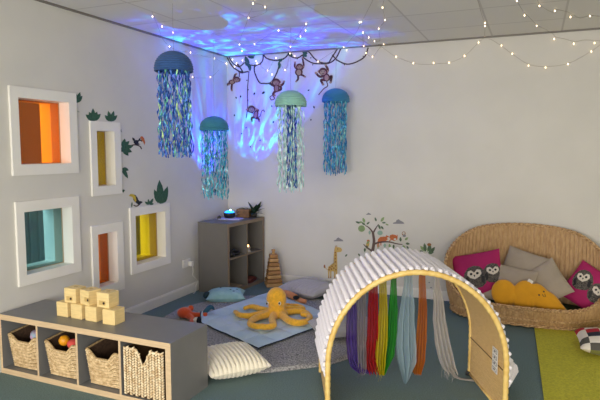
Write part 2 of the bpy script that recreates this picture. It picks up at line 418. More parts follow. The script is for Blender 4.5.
# things on top
o = MB().bevbox((0, 0, .006), (.25, .15, .012), .003, 0, rotz(fl(231, 219.3, .77), .15)).build('tray', mat('tray_white', (200, 196, 235), .5)); tag(o, 'flat pale tray under the projector on the corner shelf', 'tray')
pc = fl(229.5, 217.6, .782)
prj = thing('star_projector', pc, 'black domed light projector glowing blue on the corner shelf', 'projector')
MB().lathe([(0, 0), (.05, 0), (.062, .012), (.068, .045), (.066, .058), (.058, .058), (0, .056)], 28, c=tuple(pc)).build('base', M_dark, prj, True)
MB().lathe([(.056, .058), (.052, .068), (.038, .078), (.02, .083), (0, .085)], 24, c=tuple(pc)).build('glowing_dome', mat('blue_dome', (40, 130, 220), .3, emis=(30, 140, 255), estr=3), prj, True)
MB().ell(pc+V((.02, -.01, .088)), .008).build('lens', mat('cyan_lens', (150, 230, 255), .3, emis=(160, 235, 255), estr=14), prj, True)
c = fl(219.3, 219, .782)
o = MB().bevbox((0, 0, .018), (.04, .03, .026), .004, 0, rotz(c, .3)).bevbox((0, 0, .034), (.02, .02, .01), .003, 0, rotz(c, .3)).build('remote_box', M_dark); tag(o, 'small black box on the pale tray by the projector', 'box')
c = fl(244, 217.2, .77)
bk = thing('wooden_crate', c, 'small rough wooden crate at the back of the corner shelf', 'crate')
Mx = rotz(c, .2)
mb = MB()
for k in range(3): mb.bevbox((0, -.05, .02+k*.032), (.15, .01, .026), .002, 0, Mx).bevbox((0, .05, .02+k*.032), (.15, .01, .026), .002, 0, Mx).bevbox((-.07, 0, .02+k*.032), (.01, .1, .026), .002, 0, Mx).bevbox((.07, 0, .02+k*.032), (.01, .1, .026), .002, 0, Mx)
mb.build('slats', mat('crate_wood', (138, 100, 66), .7, var=.3, vscale=30), bk)
MB().bevbox((0, 0, .006), (.14, .1, .008), .002, 0, Mx).build('base', mat('crate_wood', (0, 0, 0)), bk)
# leafy dark plant
c = fl(254, 217, .77)
pp = thing('potted_plant', c, 'dark green leafy plant trailing beside the wooden crate', 'plant')
MB().lathe([(0, 0), (.03, 0), (.038, .045), (.034, .045), (0, .04)], 16, c=tuple(c)).build('pot', mat('dark_pot', (50, 44, 40), .6), pp, True)
mb = MB()
rnd = random.Random(3)
for k in range(44):
    a = rnd.uniform(0, 2*pi); el = rnd.uniform(-.1, 1.0); l_ = rnd.uniform(.08, .19)*(.8 if rnd.random() < .4 else 1)
    d = V((cos(a)*cos(el), sin(a)*cos(el)*.7, sin(el))); base = c+V((0, 0, .045)); tip = base+d*l_
    tip.z = max(tip.z, c.z+.02); tip.y = min(tip.y, -.04)
    w = d.cross(V((0, 0, 1))).normalized()*rnd.uniform(.018, .030); mid = base.lerp(tip, .6)+V((0, 0, .008))
    mb.add([base, mid+w, tip, mid-w, mid+V((0, 0, .004))], [(0, 4, 1), (1, 4, 2), (2, 4, 3), (3, 4, 0)])
mb.build('leaves', mat('dark_leaf', (40, 66, 50), .5, var=.3, vscale=40), pp)
# things inside
c = Bp(-.06, .2, .393); mb = MB()
mb.tube(spline([c+V((0, -.09, .02)), c+V((.02, -.05, .075)), c+V((.02, .0, .06)), c+V((.02, .05, .05)), c+V((0, .09, .03))]), .014, 8).ell(c+V((0, -.06, .03)), (.04, .035, .03)).ell(c+V((0, .04, .024)), (.05, .05, .022))
o = mb.build('headphones', M_dark, smooth=True); tag(o, 'black curved object lying in the upper near cube of the corner shelf', 'headphones')
c = Bp(-.05, .46, .393)
la = thing('tealight_lamp', c, 'small stacked pale lantern glowing warm in the upper far cube of the corner shelf', 'lantern')
MB().lathe([(0, 0), (.035, 0), (.035, .02), (.022, .024), (.022, .04), (.03, .044), (.03, .06), (0, .062)], 16, c=tuple(c)).build('body', mat('pale_ceramic', (190, 180, 165), .5), la, True)
MB().ell(c+V((.0, 0, .072)), (.014, .014, .014)).build('flame_bulb', mat('warm_bulb_soft', (255, 210, 150), .4, emis=(255, 196, 120), estr=6), la, True)
c = Bp(-.1, .52, .038); o = MB().bevbox((0, 0, .014), (.16, .2, .026), .004, 0, rotz(c, .1)).bevbox((0, .01, .034), (.13, .17, .014), .004, 1, rotz(c, .2)).build('game_box', [mat('dark_red_box', (92, 36, 34), .6), mat('maroon_lid', (120, 60, 50), .6)]); tag(o, 'flat dark red box in the lower far cube of the corner shelf', 'box')
c = Bp(-.1, .19, .038); o = MB().bevbox((0, 0, .01), (.17, .22, .018), .003, 0, rotz(c, -.05)).build('picture_book', mat('tan_book', (150, 130, 100), .6)); tag(o, 'flat tan book in the lower near cube of the corner shelf', 'book')

# stacking tower
c = V((.69, -.17, 0))
st = thing('stacking_tower', c, 'tall wooden stacking tower of square tiers beside the corner shelf', 'stacking toy')
for k in range(8):
    w = .185-.0135*k; z = .0465*k
    MB().bevbox((0, 0, z+.0225), (w, w, .040), .008, 0, rotz(c, .62+.03*(k % 2))).build('tier', [mat('tier_wood', (196, 152, 98), .5, var=.15, vscale=12), mat('tier_wood_dark', (170, 124, 76), .5, var=.15, vscale=12)][k % 2], st)
MB().lathe([(.016, .365), (.016, .40), (.022, .405), (.022, .42), (.0, .424)], 12, c=tuple(c)).build('peg', mat('tier_wood', (0, 0, 0)), st, True)
# socket, plug and white cord
s0, s1 = lw(181, 258, 0), lw(191.5, 268.5, 0)
ycen, zcen = -.885, .342
so = thing('wall_socket', (0, ycen, zcen), 'white double wall socket above the left skirting', 'socket')
MB().bevbox((.006, ycen, zcen), (.011, .135, .088), .003).build('plate', M_white, so)
for y_ in (-.05, .03): MB().box((.0115, ycen+y_, zcen+.012), (.014, ycen+y_+.015, zcen+.03)).build('switch', mat('switch_white', (225, 222, 215), .4), so)
pg = thing('plug', (.03, -.84, .33), 'white plug with a thin white cord hanging from the wall socket', 'plug')
MB().bevbox((.034, -.84, .33), (.04, .05, .055), .008).build('plug_body', M_white, pg)
MB().tube(spline([(.05, -.84, .305), (.05, -.83, .24), (.035, -.82, .2), (.05, -.75, .12), (.045, -.80, .06), (.05, -.84, .012), (.05, -.80, .01), (.05, -.76, .1), (.04, -.70, .08), (.04, -.71, .14)], 8), .0035, 6).build('cord', M_white, pg, True)

# ------------------------------------------------------------------ wall stickers
CW = {'vine': mat('sticker_vine', (72, 52, 50), .7), 'brown': mat('sticker_brown', (94, 50, 40), .7), 'tan': mat('sticker_tan', (172, 132, 102), .7), 'green': mat('sticker_green', (52, 92, 70), .7, var=.25, vscale=60),
      'lgreen': mat('sticker_light_green', (140, 164, 110), .7, var=.1, vscale=50), 'olive': mat('sticker_olive', (90, 112, 84), .7, var=.2, vscale=50), 'black': mat('sticker_black', (26, 28, 32), .7), 'orange': mat('sticker_orange', (205, 112, 62), .7), 'yellow': mat('sticker_yellow', (206, 178, 60), .7),
      'grey': mat('sticker_grey', (140, 138, 142), .7), 'gir': mat('sticker_giraffe', (206, 172, 100), .7), 'girs': mat('sticker_giraffe_spot', (160, 104, 56), .7), 'teal': mat('sticker_teal', (150, 180, 165), .7), 'white': mat('sticker_white', (225, 220, 210), .7), 'trunk': mat('sticker_trunk', (104, 84, 78), .7)}
class Sticker:
    """thin vinyl sticker lying on a wall. wall: 'b' back or 'l' left; points are (photo x, photo y) surveyed onto that wall"""
    def __init__(s, wall, org, sc=1.0, px=False):
        s.w = wall; s.mb = MB(); s.mats = []; s.org = org; s.sc = sc; s.layer = 0
    def P(s, q, lift):
        x, y = s.org[0]+q[0]/s.sc, s.org[1]+q[1]/s.sc
        return (bw(x, y, -lift) if s.w == 'b' else lw(x, y, lift))
    def mi(s, c):
        m_ = CW[c]
        if m_ not in s.mats: s.mats.append(m_)
        return s.mats.index(m_)
    def poly(s, pts, c):
        s.layer += 1; l0 = .0006; l1 = .0016+.0002*s.layer; n = len(pts)
        a = [s.P(p, l1) for p in pts]; b = [s.P(p, l0) for p in pts]
        cen = sum(a, V())/n
        fs = [(i, (i+1) % n, 2*n) for i in range(n)]+[(i, n+i, n+(i+1) % n, (i+1) % n) for i in range(n)]
        s.mb.add(a+b+[cen], fs, s.mi(c)); return s
    def ell(s, cx, cy, rx, ry, c, rot=0, n=14):
        return s.poly([(cx+rx*cos(t)*cos(rot)-ry*sin(t)*sin(rot), cy+rx*cos(t)*sin(rot)+ry*sin(t)*cos(rot)) for t in [2*pi*k/n for k in range(n)]], c)
    def leaf(s, x, y, l, w, a, c):
        a = radians(a); pr = [(0, 0), (.25, .8), (.5, 1), (.75, .7), (1, 0), (.75, -.7), (.5, -1), (.25, -.8)]
        return s.poly([(x+l*p*cos(a)-w*.5*q*sin(a), y+l*p*sin(a)+w*.5*q*cos(a)) for p, q in pr], c)
    def stroke(s, pts, w, c, sm=5):
        w = [q*1.3 for q in w] if isinstance(w, (tuple, list)) else w*(1.45 if c == 'vine' else 1)
        P_ = spline([(p[0], p[1], 0) for p in pts], sm) if len(pts) > 2 else [V((p[0], p[1], 0)) for p in pts]
        ws = [w]*len(P_) if not isinstance(w, (tuple, list)) else [w[0]+(w[1]-w[0])*i/(len(P_)-1) for i in range(len(P_))]
        L = []; R = []
        for i, p in enumerate(P_):
            t = (P_[min(i+1, len(P_)-1)]-P_[max(i-1, 0)]).normalized(); n = V((-t.y, t.x, 0))*ws[i]/2
            L.append(p+n); R.append(p-n)
        s.layer += 1; l1 = .0016+.0002*s.layer; k = len(P_)
        a = [s.P(q, l1) for q in L]+[s.P(q, l1) for q in R]+[s.P(q, .0006) for q in L]+[s.P(q, .0006) for q in R]
        fs = []
        for i in range(k-1): fs += [(i, i+1, k+i+1, k+i), (i, 2*k+i, 2*k+i+1, i+1), (k+i, k+i+1, 3*k+i+1, 3*k+i)]
        s.mb.add(a, fs, s.mi(c)); return s
    def build(s, name, label, cat, group=None):
        o = s.mb.build(name, s.mats); tag(o, label, cat, group); return o
def twig_leaves(S, pts, c='vine', r=5):
    for i, (x, y) in enumerate(pts): S.leaf(x, y, 16, 11, 60+50*(i % 3), 'green' if i % 3 == 0 else 'vine')
# vines (crop coordinates ×10)
S = Sticker('b', (220, 45), 10)
S.stroke([(60, 105), (85, 150), (110, 195), (150, 238), (220, 272), (285, 265)], 9, 'vine'); S.stroke([(245, 175), (205, 210), (160, 207), (115, 165), (85, 110)], 8, 'vine'); S.stroke([(150, 235), (190, 270), (192, 320)], 7, 'vine'); S.stroke([(190, 225), (175, 190), (200, 225), (230, 275), (200, 275)], 9, 'vine')
twig_leaves(S, [(80, 140), (110, 180), (150, 230), (210, 255), (180, 200), (120, 190), (235, 265)])
S.build('vine_sticker', 'tangled brown vine sticker in the corner of the back wall', 'wall sticker')
S = Sticker('b', (220, 45), 10)
for x, y, l, w, a in ((250, 110, 90, 40, 70), (270, 105, 80, 36, 20), (265, 120, 110, 44, 80), (285, 180, 80, 36, 75), (290, 110, 60, 30, 0), (270, 150, 60, 36, 100), (295, 200, 65, 30, 85)): S.leaf(x, y, l, w, a, 'green')
S.build('leaf_sticker', 'dark green leaf bunch sticker where the corner vine meets the rope', 'wall sticker')
S = Sticker('b', (220, 45), 10)
S.stroke([(290, 265), (284, 330), (276, 420), (274, 520), (276, 620), (262, 730)], 6, 'vine'); twig_leaves(S, [(278, 440), (282, 545), (276, 350)])
S.build('rope_sticker', 'long hanging vine rope sticker reaching down to the lowest monkey', 'wall sticker')
S = Sticker('b', (220, 45), 10)
S.stroke([(305, 200), (350, 205), (400, 188), (428, 150), (432, 92)], 8, 'vine'); S.stroke([(350, 195), (342, 235), (352, 290), (390, 370), (430, 385), (500, 380), (545, 325), (582, 240), (595, 160)], 9, 'vine')
S.stroke([(432, 92), (470, 135), (560, 155), (640, 135), (690, 85)], 9, 'vine')
twig_leaves(S, [(350, 205), (345, 225), (410, 190), (395, 370), (500, 385), (640, 140), (535, 340)])
for x, y, l, w, a in ((575, 150, 50, 30, 10), (590, 160, 80, 30, 85), (600, 150, 30, 20, -20)): S.leaf(x, y, l, w, a, 'green')
S.build('vine_sticker', 'brown vine sticker looping down to the monkey with a curled tail', 'wall sticker')
S = Sticker('b', (260, 45), 10)
S.stroke([(285, 85), (310, 115), (370, 130), (420, 105), (480, 65), (540, 130), (600, 172), (680, 178), (715, 130), (780, 30)], 9, 'vine')
S.stroke([(430, 95), (440, 130), (520, 178), (600, 188), (690, 182), (760, 130), (810, 32)], 9, 'vine'); twig_leaves(S, [(370, 130), (530, 190), (515, 125), (640, 180), (710, 140)])
for x, y, l, w, a in ((275, 80, 60, 36, 30), (300, 80, 40, 40, 80), (420, 70, 60, 30, 15), (430, 85, 50, 40, 40)): S.leaf(x, y, l, w, a, 'green')
S.build('vine_sticker', 'double brown vine sticker under the ceiling above the two right-hand monkeys', 'wall sticker')
S = Sticker('b', (310, 45), 10)
S.stroke([(222, 98), (270, 150), (340, 185), (400, 190), (480, 162), (550, 112), (582, 25)], 9, 'vine'); twig_leaves(S, [(340, 190), (265, 145), (540, 110)])
S.build('vine_sticker', 'rightmost vine sticker, a single swag under the ceiling', 'wall sticker')

def monkey(org, sc, head, hr, body, br, limbs, tail, label, tilt=0):
    S = Sticker('b', org, sc); hr *= 1.12; br = (br[0]*1.15, br[1]*1.08)
    if tail: S.stroke(tail, hr*.22, 'brown')
    for l_ in limbs: S.stroke(l_, (hr*.5, hr*.38), 'brown'); S.ell(l_[-1][0], l_[-1][1], hr*.3, hr*.26, 'tan')
    S.ell(body[0], body[1], br[0], br[1], 'brown', tilt); S.ell(body[0], body[1]+2, br[0]*.62, br[1]*.7, 'tan', tilt)
    S.ell(head[0]-hr*.95, head[1], hr*.34, hr*.34, 'tan'); S.ell(head[0]+hr*.95, head[1], hr*.34, hr*.34, 'tan')
    S.ell(head[0], head[1], hr, hr*.92, 'brown'); S.ell(head[0], head[1]+hr*.22, hr*.72, hr*.58, 'tan')
    for k in (-1, 1): S.ell(head[0]+k*hr*.28, head[1]-.02*hr, hr*.1, hr*.12, 'black', 0, 8)
    S.stroke([(head[0]-hr*.25, head[1]+hr*.42), (head[0], head[1]+hr*.55), (head[0]+hr*.25, head[1]+hr*.42)], hr*.1, 'vine')
    return S.build('monkey_sticker', label, 'wall sticker')
monkey((220, 45), 10, (165, 345), 30, (120, 370), (30, 22), [[(135, 350), (150, 300), (165, 290)], [(110, 375), (60, 400), (90, 395)], [(120, 380), (115, 430), (118, 455)], [(150, 355), (190, 360), (200, 340)]], None, 'brown monkey sticker stretched out, nearest the room corner')
monkey((220, 45), 10, (560, 370), 36, (565, 430), (26, 40), [[(545, 410), (510, 390), (530, 370)], [(580, 415), (625, 395), (640, 365)], [(555, 460), (530, 490), (545, 505)], [(580, 455), (610, 440), (600, 400)]], [(555, 465), (530, 500), (500, 520), (515, 550), (545, 535), (530, 512)], 'brown monkey sticker with a curled tail above the mint jellyfish')
monkey((260, 45), 10, (395, 215), 30, (388, 272), (34, 36), [[(375, 245), (348, 215), (350, 175)], [(415, 245), (436, 205), (425, 130)], [(380, 300), (380, 340), (362, 365)], [(405, 295), (430, 305), (450, 318)]], None, 'brown monkey sticker holding the vine with both arms raised')
monkey((310, 45), 10, (130, 265), 38, (165, 325), (30, 38), [[(150, 295), (178, 250), (155, 200)], [(140, 310), (95, 315), (58, 280)], [(155, 350), (110, 350), (130, 395)], [(180, 350), (215, 310), (205, 375)]], [(165, 360), (175, 410), (140, 435), (100, 480), (85, 500)], 'brown monkey sticker swinging by one arm beside the blue jellyfish')
monkey((230, 85), 10, (215, 240), 34, (258, 295), (22, 42), [[(235, 275), (190, 262), (168, 245)], [(255, 270), (280, 255), (270, 245)], [(250, 325), (218, 330), (218, 365)], [(262, 330), (285, 340), (290, 362)]], [(262, 320), (300, 315), (315, 265), (335, 250), (345, 270)], 'lowest monkey sticker, clinging to the end of the vine rope', .2)
# fallen leaves
for i, (x, y, r) in enumerate([(235.7, 98, 14), (240.7, 96.8, 16), (255, 94.2, 18), (265, 94, 24), (271.5, 106.5, 13), (234.5, 115.5, 14), (274, 122.5, 15), (309.5, 91, 14), (313.5, 107.5, 16), (311, 120, 13), (242, 134, 12), (261, 141, 12), (250, 147, 11), (282, 99, 11), (246.5, 128, 11)]):
    S = Sticker('b', (x, y), 10); S.leaf(0, -r, r*1.7, r, 70+25*(i % 4), 'black'); S.build('leaf_sticker', 'tiny dark falling leaf sticker on the back wall below the vines', 'wall sticker', 'tiny falling leaf stickers')
# left wall leaves and toucans
def bunch(x, y, r, n, label, spread=(-150, -30)):
    S = Sticker('l', (x, y), 10)
    for k in range(n):
        a = spread[0]+(spread[1]-spread[0])*k/max(1, n-1); S.leaf(0, 0, r*(1.0 if abs(k-(n-1)/2) < 1 else .8), r*.36, a, 'green')
    return S.build('leaf_sticker', label, 'wall sticker')
bunch(76.4, 103, 118, 3, 'dark green leaf sticker peeping out beside the large orange window', (-92, -50))
bunch(78, 112, 16, 2, 'tiny leaf sticker below the leaf beside the large orange window', (-90, 0))
bunch(93.5, 121, 128, 5, 'larger leaf sticker standing on the left of the narrow yellow window top', (-140, -45))
bunch(111, 121.5, 112, 4, 'smaller leaf sticker standing on the right of the narrow yellow window top', (-135, -45))
bunch(120.8, 131, 18, 2, 'tiny leaf sticker at the upper right edge of the narrow yellow window', (-70, 40))
S = Sticker('l', (110, 130), 5)
for x, y, l, w, a in ((62, 90, 50, 22, -75), (62, 90, 50, 22, -45), (60, 90, 58, 24, -10), (60, 90, 55, 24, 22), (62, 90, 50, 24, 52), (60, 85, 26, 20, 90)): S.leaf(x, y, l, w, a, 'green')
S.build('leaf_sticker', 'big spiky leaf sticker beside the toucan on the branch', 'wall sticker')
S = Sticker('l', (110, 130), 5)
S.leaf(62, 190, 34, 18, 20, 'green').leaf(62, 190, 60, 20, 62, 'green').leaf(60, 205, 30, 14, 40, 'green'); S.build('leaf_sticker', 'pointed leaf sticker halfway down the right edge of the narrow yellow window', 'wall sticker')
S = Sticker('l', (110, 130), 5); S.leaf(65, 296, 18, 10, 85, 'green').leaf(64, 300, 12, 9, 20, 'green'); S.build('leaf_sticker', 'tiny leaf sticker below the narrow yellow window corner', 'wall sticker')
S = Sticker('l', (110, 130), 5)
for x, y, l, w, a in ((255, 368, 120, 36, -94), (248, 365, 74, 26, -112), (264, 365, 88, 28, -74), (240, 366, 66, 22, -104), (274, 364, 74, 24, -84), (256, 372, 60, 62, -90)): S.leaf(x, y, l, w, a, 'green')
S.build('leaf_sticker', 'tall cactus-like leaf sticker above the square yellow window', 'wall sticker')
S = Sticker('l', (110, 130), 5)
for x, y, l, w, a in ((198, 374, 38, 14, -60), (196, 374, 30, 12, -100), (194, 374, 26, 12, -140), (200, 374, 20, 12, -20)): S.leaf(x, y, l, w, a, 'green')
S.build('leaf_sticker', 'small leaf sticker between the toucan and the tall leaf', 'wall sticker')
S = Sticker('l', (110, 130), 5); S.leaf(108, 388, 30, 9, -85, 'olive'); S.build('leaf_sticker', 'single narrow leaf sticker left of the yellow-beaked toucan', 'wall sticker')
S = Sticker('l', (110, 130), 5)
S.stroke([(98, 80), (125, 74), (150, 82), (158, 96)], 4, 'vine').ell(136, 62, 19, 12, 'black', .2).leaf(126, 58, 26, 12, -125, 'black').ell(153, 50, 11, 10, 'black').poly([(150, 36), (160, 30), (170, 40), (176, 62), (172, 76), (166, 60), (158, 52)], 'orange').ell(150, 62, 8, 8, 'white').ell(154, 46, 2.5, 2.5, 'white')
S.build('toucan_sticker', 'toucan sticker with an orange beak perched on a twig', 'wall sticker')
S = Sticker('l', (110, 130), 5)
S.stroke([(118, 376), (135, 380), (160, 360)], 4, 'vine').leaf(122, 340, 46, 20, 50, 'black').ell(128, 345, 12, 16, 'black', -.4).leaf(140, 360, 24, 10, 0, 'black').ell(122, 332, 9, 9, 'black').poly([(94, 328), (102, 320), (118, 321), (128, 332), (132, 352), (126, 362), (120, 348), (108, 330)], 'yellow')
S.build('toucan_sticker', 'toucan sticker with a curved yellow beak above the square yellow window', 'wall sticker')
# woodland stickers low on the back wall
S = Sticker('b', (350, 205), 6.667)
S.stroke([(146, 345), (152, 300), (160, 240), (152, 178)], (18, 12), 'trunk'); S.stroke([(154, 185), (130, 155), (103, 136)], (9, 4), 'trunk'); S.stroke([(158, 180), (172, 155), (190, 128)], (9, 4), 'trunk')
S.stroke([(156, 262), (200, 248), (260, 246), (310, 258), (350, 264)], (10, 4), 'trunk'); S.stroke([(146, 306), (115, 285), (90, 262)], (10, 4), 'trunk')
for x, y, l, w, a, c in ((68, 122, 34, 14, -160, 'olive'), (98, 118, 36, 18, -110, 'lgreen'), (103, 136, 34, 14, -140, 'olive'), (110, 130, 28, 12, -40, 'olive'), (60, 112, 28, 12, 10, 'lgreen'), (176, 110, 30, 13, -110, 'olive'), (190, 130, 36, 14, 70, 'olive'), (205, 112, 40, 18, -55, 'lgreen'), (212, 118, 28, 12, 0, 'olive'), (235, 126, 26, 10, 20, 'lgreen'), (205, 140, 30, 14, 50, 'olive'), (132, 170, 28, 16, 95, 'teal'), (338, 245, 32, 16, -95, 'olive'), (365, 235, 30, 16, -40, 'lgreen'), (370, 255, 30, 16, 10, 'olive'), (350, 268, 30, 16, 50, 'lgreen'), (378, 272, 26, 12, 60, 'olive'), (232, 255, 30, 18, 90, 'teal'), (262, 258, 36, 16, 80, 'lgreen'), (292, 262, 32, 14, 95, 'olive'), (190, 262, 40, 5, 95, 'lgreen'), (100, 285, 30, 14, 95, 'olive'), (112, 262, 30, 12, -60, 'lgreen')): S.leaf(x, y, l, w, a, c)
S.ell(77, 157, 23, 22, 'lgreen').ell(200, 186, 18, 16, 'teal')
S.build('tree_sticker', 'bare-branched tree sticker with a few leaves above the tunnel', 'wall sticker')
def beast(S, pts_body, legs, head, tail):
    S.stroke(tail, 6, 'orange') if tail else None
    for l_ in legs: S.stroke(l_, (7, 4), 'orange')
    S.poly(pts_body, 'orange'); S.ell(*head, 'orange')
    return S
S = Sticker('b', (350, 205), 6.667)
beast(S, [(190, 246), (186, 228), (200, 214), (226, 210), (250, 212), (256, 224), (240, 240), (210, 242), (204, 252)], [[(194, 240), (190, 262), (196, 278)], [(206, 240), (206, 270)]], (248, 216, 13, 11), [(190, 232), (182, 260), (186, 285)])
S.poly([(240, 208), (244, 198), (248, 207)], 'orange').ell(254, 220, 6, 5, 'white'); [S.stroke([(205+14*k, 214), (208+14*k, 228)], 2.5, 'girs') for k in range(3)]
S.build('tiger_sticker', 'orange striped cub sticker lying on the left of the branch', 'wall sticker')
S = Sticker('b', (350, 205), 6.667)
beast(S, [(262, 216), (266, 202), (284, 196), (304, 200), (318, 212), (314, 232), (296, 240), (274, 232)], [[(276, 228), (262, 240)]], (300, 222, 17, 14), None)
S.poly([(286, 210), (284, 196), (294, 206)], 'orange').poly([(306, 208), (318, 196), (316, 212)], 'orange').ell(300, 228, 9, 7, 'white').ell(295, 219, 2, 2, 'black').ell(306, 219, 2, 2, 'black'); [S.stroke([(270+8*k, 202), (272+8*k, 214)], 2.5, 'girs') for k in range(3)]
S.build('tiger_sticker', 'orange striped cub sticker facing forward on the right of the branch', 'wall sticker')
S = Sticker('b', (350, 205), 6.667); S.ell(118, 262, 11, 22, 'gir', .2).ell(122, 240, 10, 9, 'orange').ell(112, 280, 7, 10, 'olive'); S.build('bird_sticker', 'small yellow bird sticker on the lower left twig', 'wall sticker')
S = Sticker('b', (350, 205), 6.667); S.ell(358, 190, 13, 14, 'girs').ell(358, 188, 9, 8, 'white').ell(362, 205, 11, 9, 'grey').ell(355, 187, 2, 2, 'black').ell(362, 187, 2, 2, 'black'); S.build('owl_sticker', 'tiny brown and white owl sticker above the branch end', 'wall sticker')
S = Sticker('b', (350, 205), 6.667)
for x, y, l, w, a, c in ((500, 310, 50, 20, -130, 'lgreen'), (505, 312, 60, 22, -100, 'olive'), (515, 312, 50, 26, -60, 'lgreen'), (530, 318, 60, 26, -90, 'olive'), (535, 318, 50, 22, -50, 'olive'), (520, 320, 40, 22, -10, 'olive'), (490, 318, 30, 16, -150, 'olive')): S.leaf(x, y, l, w, a, c)
S.ell(528, 264, 14, 10, 'girs'); S.build('bush_sticker', 'leafy bush sticker standing alone between the tree and the wicker sofa', 'wall sticker')
for (ox, oy, s_, c, lab) in ((352+16.5, 214.2, .9, 'grey', 'smallest grey cloud sticker above the tree'), (350+48.5, 222.6, 2.0, 'grey', 'largest grey cloud sticker right of the tree'), (338.5, 240.3, 1.7, 'grey', 'grey cloud sticker above the giraffe')):
    S = Sticker('b', (ox, oy), 10); S.poly([(-28*s_, 6*s_), (-26*s_, 0), (-14*s_, -3*s_), (-10*s_, -12*s_), (0, -17*s_), (8*s_, -11*s_), (14*s_, -8*s_), (24*s_, -3*s_), (29*s_, 6*s_)], c); S.build('cloud_sticker', lab, 'wall sticker')
S = Sticker('b', (320, 225), 6.667)
S.stroke([(52, 300), (40, 290), (34, 280)], 4, 'gir').ell(30, 276, 6, 12, 'girs')
for x in (58, 72, 98, 110): S.stroke([(x, 300), (x, 325), (x, 352)], (8, 6), 'gir').stroke([(x, 344), (x, 354)], 6, 'girs')
S.poly([(52, 310), (54, 280), (72, 266), (96, 260), (92, 200), (96, 165), (112, 165), (114, 220), (116, 290), (110, 314), (80, 308)], 'gir')
S.poly([(94, 172), (98, 152), (112, 146), (140, 152), (148, 166), (140, 180), (112, 182)], 'gir').stroke([(104, 150), (102, 138)], 4, 'girs').stroke([(112, 148), (112, 136)], 4, 'girs').ell(118, 160, 3, 3, 'black')
for x, y in ((66, 284), (80, 276), (76, 294), (92, 288), (104, 272), (104, 246), (102, 224), (104, 202), (102, 184), (106, 298), (60, 298)): S.ell(x, y, 5, 6, 'girs', 0, 8)
S.build('giraffe_sticker', 'yellow spotted giraffe sticker on the back wall left of the tree', 'wall sticker')
for i, (x, y, a, lab) in enumerate(((346.5, 255.5, -50, 'small green leaf sticker between the giraffe and the tree'), (359, 255, 60, 'small green leaf sticker just left of the tree foot'))):
    S = Sticker('b', (x, y), 10); S.leaf(-14 if a < 0 else -8, 12 if a < 0 else -16, 34, 17, a, 'olive'); S.build('leaf_sticker', lab, 'wall sticker')
# small stickers below, glimpsed through the tunnel
for i, (x, y) in enumerate(((381, 284.5), (429.3, 282.5), (431, 287.6))):
    S = Sticker('b', (x, y), 10); S.ell(0, 0, 9, 6, 'grey' if i else 'olive'); S.build('dot_sticker', 'small dark sticker low on the wall seen through the tunnel arch', 'wall sticker', 'small low dots on the wall')

# ------------------------------------------------------------------ fairy lights
M_wire = mat('silver_wire', (140, 126, 108), .5); M_bulb = mat('fairy_bulb', (255, 240, 214), .3, emis=(255, 222, 172), estr=5)
def lights(wire, bulbs, label, sag=0):
    """wire/bulbs: (photo x, photo y, surface) with surface c(eiling) b(ack) l(eft)"""
    def W(q):
        x, y, s_ = q
        if s_ == 'c': return fl(x, y, H-.022)
        if s_ == 'k': return hit((x, y), (0, -.25, 0), (0, 1, 0))
        return bw(x, y, -.03) if s_ == 'b' else lw(x, y, .03)
    P_ = [W(q) for q in wire]
    t = thing('string_lights', P_[0], label, 'fairy lights', 'strings of warm fairy lights')
    MB().tube(spline(P_, 6), .0012, 5).build('wire', M_wire, t, True)
    for q in bulbs:
        c = W(q); MB().ell(c, (.0046, .0046, .008), 0, None, 8, 6).build('bulb', M_bulb, t, True)
lights([(152.5, 12.5, 'c'), (156, 22, 'c'), (160, 32, 'c'), (162, 38, 'l'), (169.5, 46.5, 'l'), (180, 51, 'l'), (190.5, 52.5, 'l'), (203, 56, 'l'), (214.5, 58.5, 'l'), (224, 63, 'l')], [(152.5, 16.5, 'c'), (162, 26.5, 'c'), (173, 32.5, 'c'), (169.5, 46.5, 'l'), (190.5, 52.5, 'l'), (214.5, 58.5, 'l')], 'fairy lights coming off the ceiling above the dark blue jellyfish')
lights([(190, 77, 'l'), (200, 78, 'l'), (211, 77, 'l'), (219, 70, 'l')], [(192.5, 77, 'l'), (210.5, 77, 'l')], 'short fairy light swag on the left wall between two jellyfish')
lights([(226.5, 63.5, 'b'), (232.5, 59.5, 'b'), (238, 66, 'b'), (242.5, 60.5, 'b'), (250, 64, 'b'), (257, 63, 'b'), (267.5, 70.5, 'b'), (276, 58, 'b'), (285, 70, 'b'), (290, 53.5, 'b')], [(226.5, 63.5, 'b'), (232.5, 59.5, 'b'), (236.5, 63.5, 'b'), (234.5, 66.5, 'b'), (242.5, 60.5, 'b'), (256, 61, 'b'), (257, 63.5, 'b'), (267.5, 70.5, 'b'), (272, 74.5, 'b'), (276, 58, 'b'), (285, 70, 'b'), (290, 53.5, 'b'), (294.5, 56, 'b')], 'fairy lights tangled in the vines by the room corner')
lights([(253, 3.5, 'c'), (262, 5, 'c'), (266, 12, 'c'), (248.5, 18, 'c'), (252, 8, 'c')], [(253, 3.5, 'c'), (265, 7, 'c'), (248.5, 18, 'c')], 'small loop of fairy lights high on the ceiling')
lights([(248.5, 18, 'c'), (239.5, 44.5, 'c'), (254.5, 44, 'c'), (278.5, 30.5, 'c'), (300.5, 36.5, 'c'), (306, 24, 'c'), (290.5, 47, 'c')], [(239.5, 44.5, 'c'), (254.5, 44, 'c'), (242, 51, 'c'), (278.5, 30.5, 'c'), (300.5, 36.5, 'c'), (305.5, 30.4, 'c'), (306, 24, 'c'), (290.5, 46.8, 'c')], 'fairy lights across the blue-lit ceiling patch')
lights([(376, -8, 'c'), (371, 4, 'c'), (361.5, 22, 'c'), (354.5, 35, 'c'), (343.7, 46.5, 'b'), (336, 50, 'b'), (318, 61.5, 'b')], [(361.2, 22, 'c'), (359.6, 22.3, 'c'), (343.7, 47, 'b'), (318, 61.5, 'b')], 'fairy light wire slanting down the ceiling to the vines')
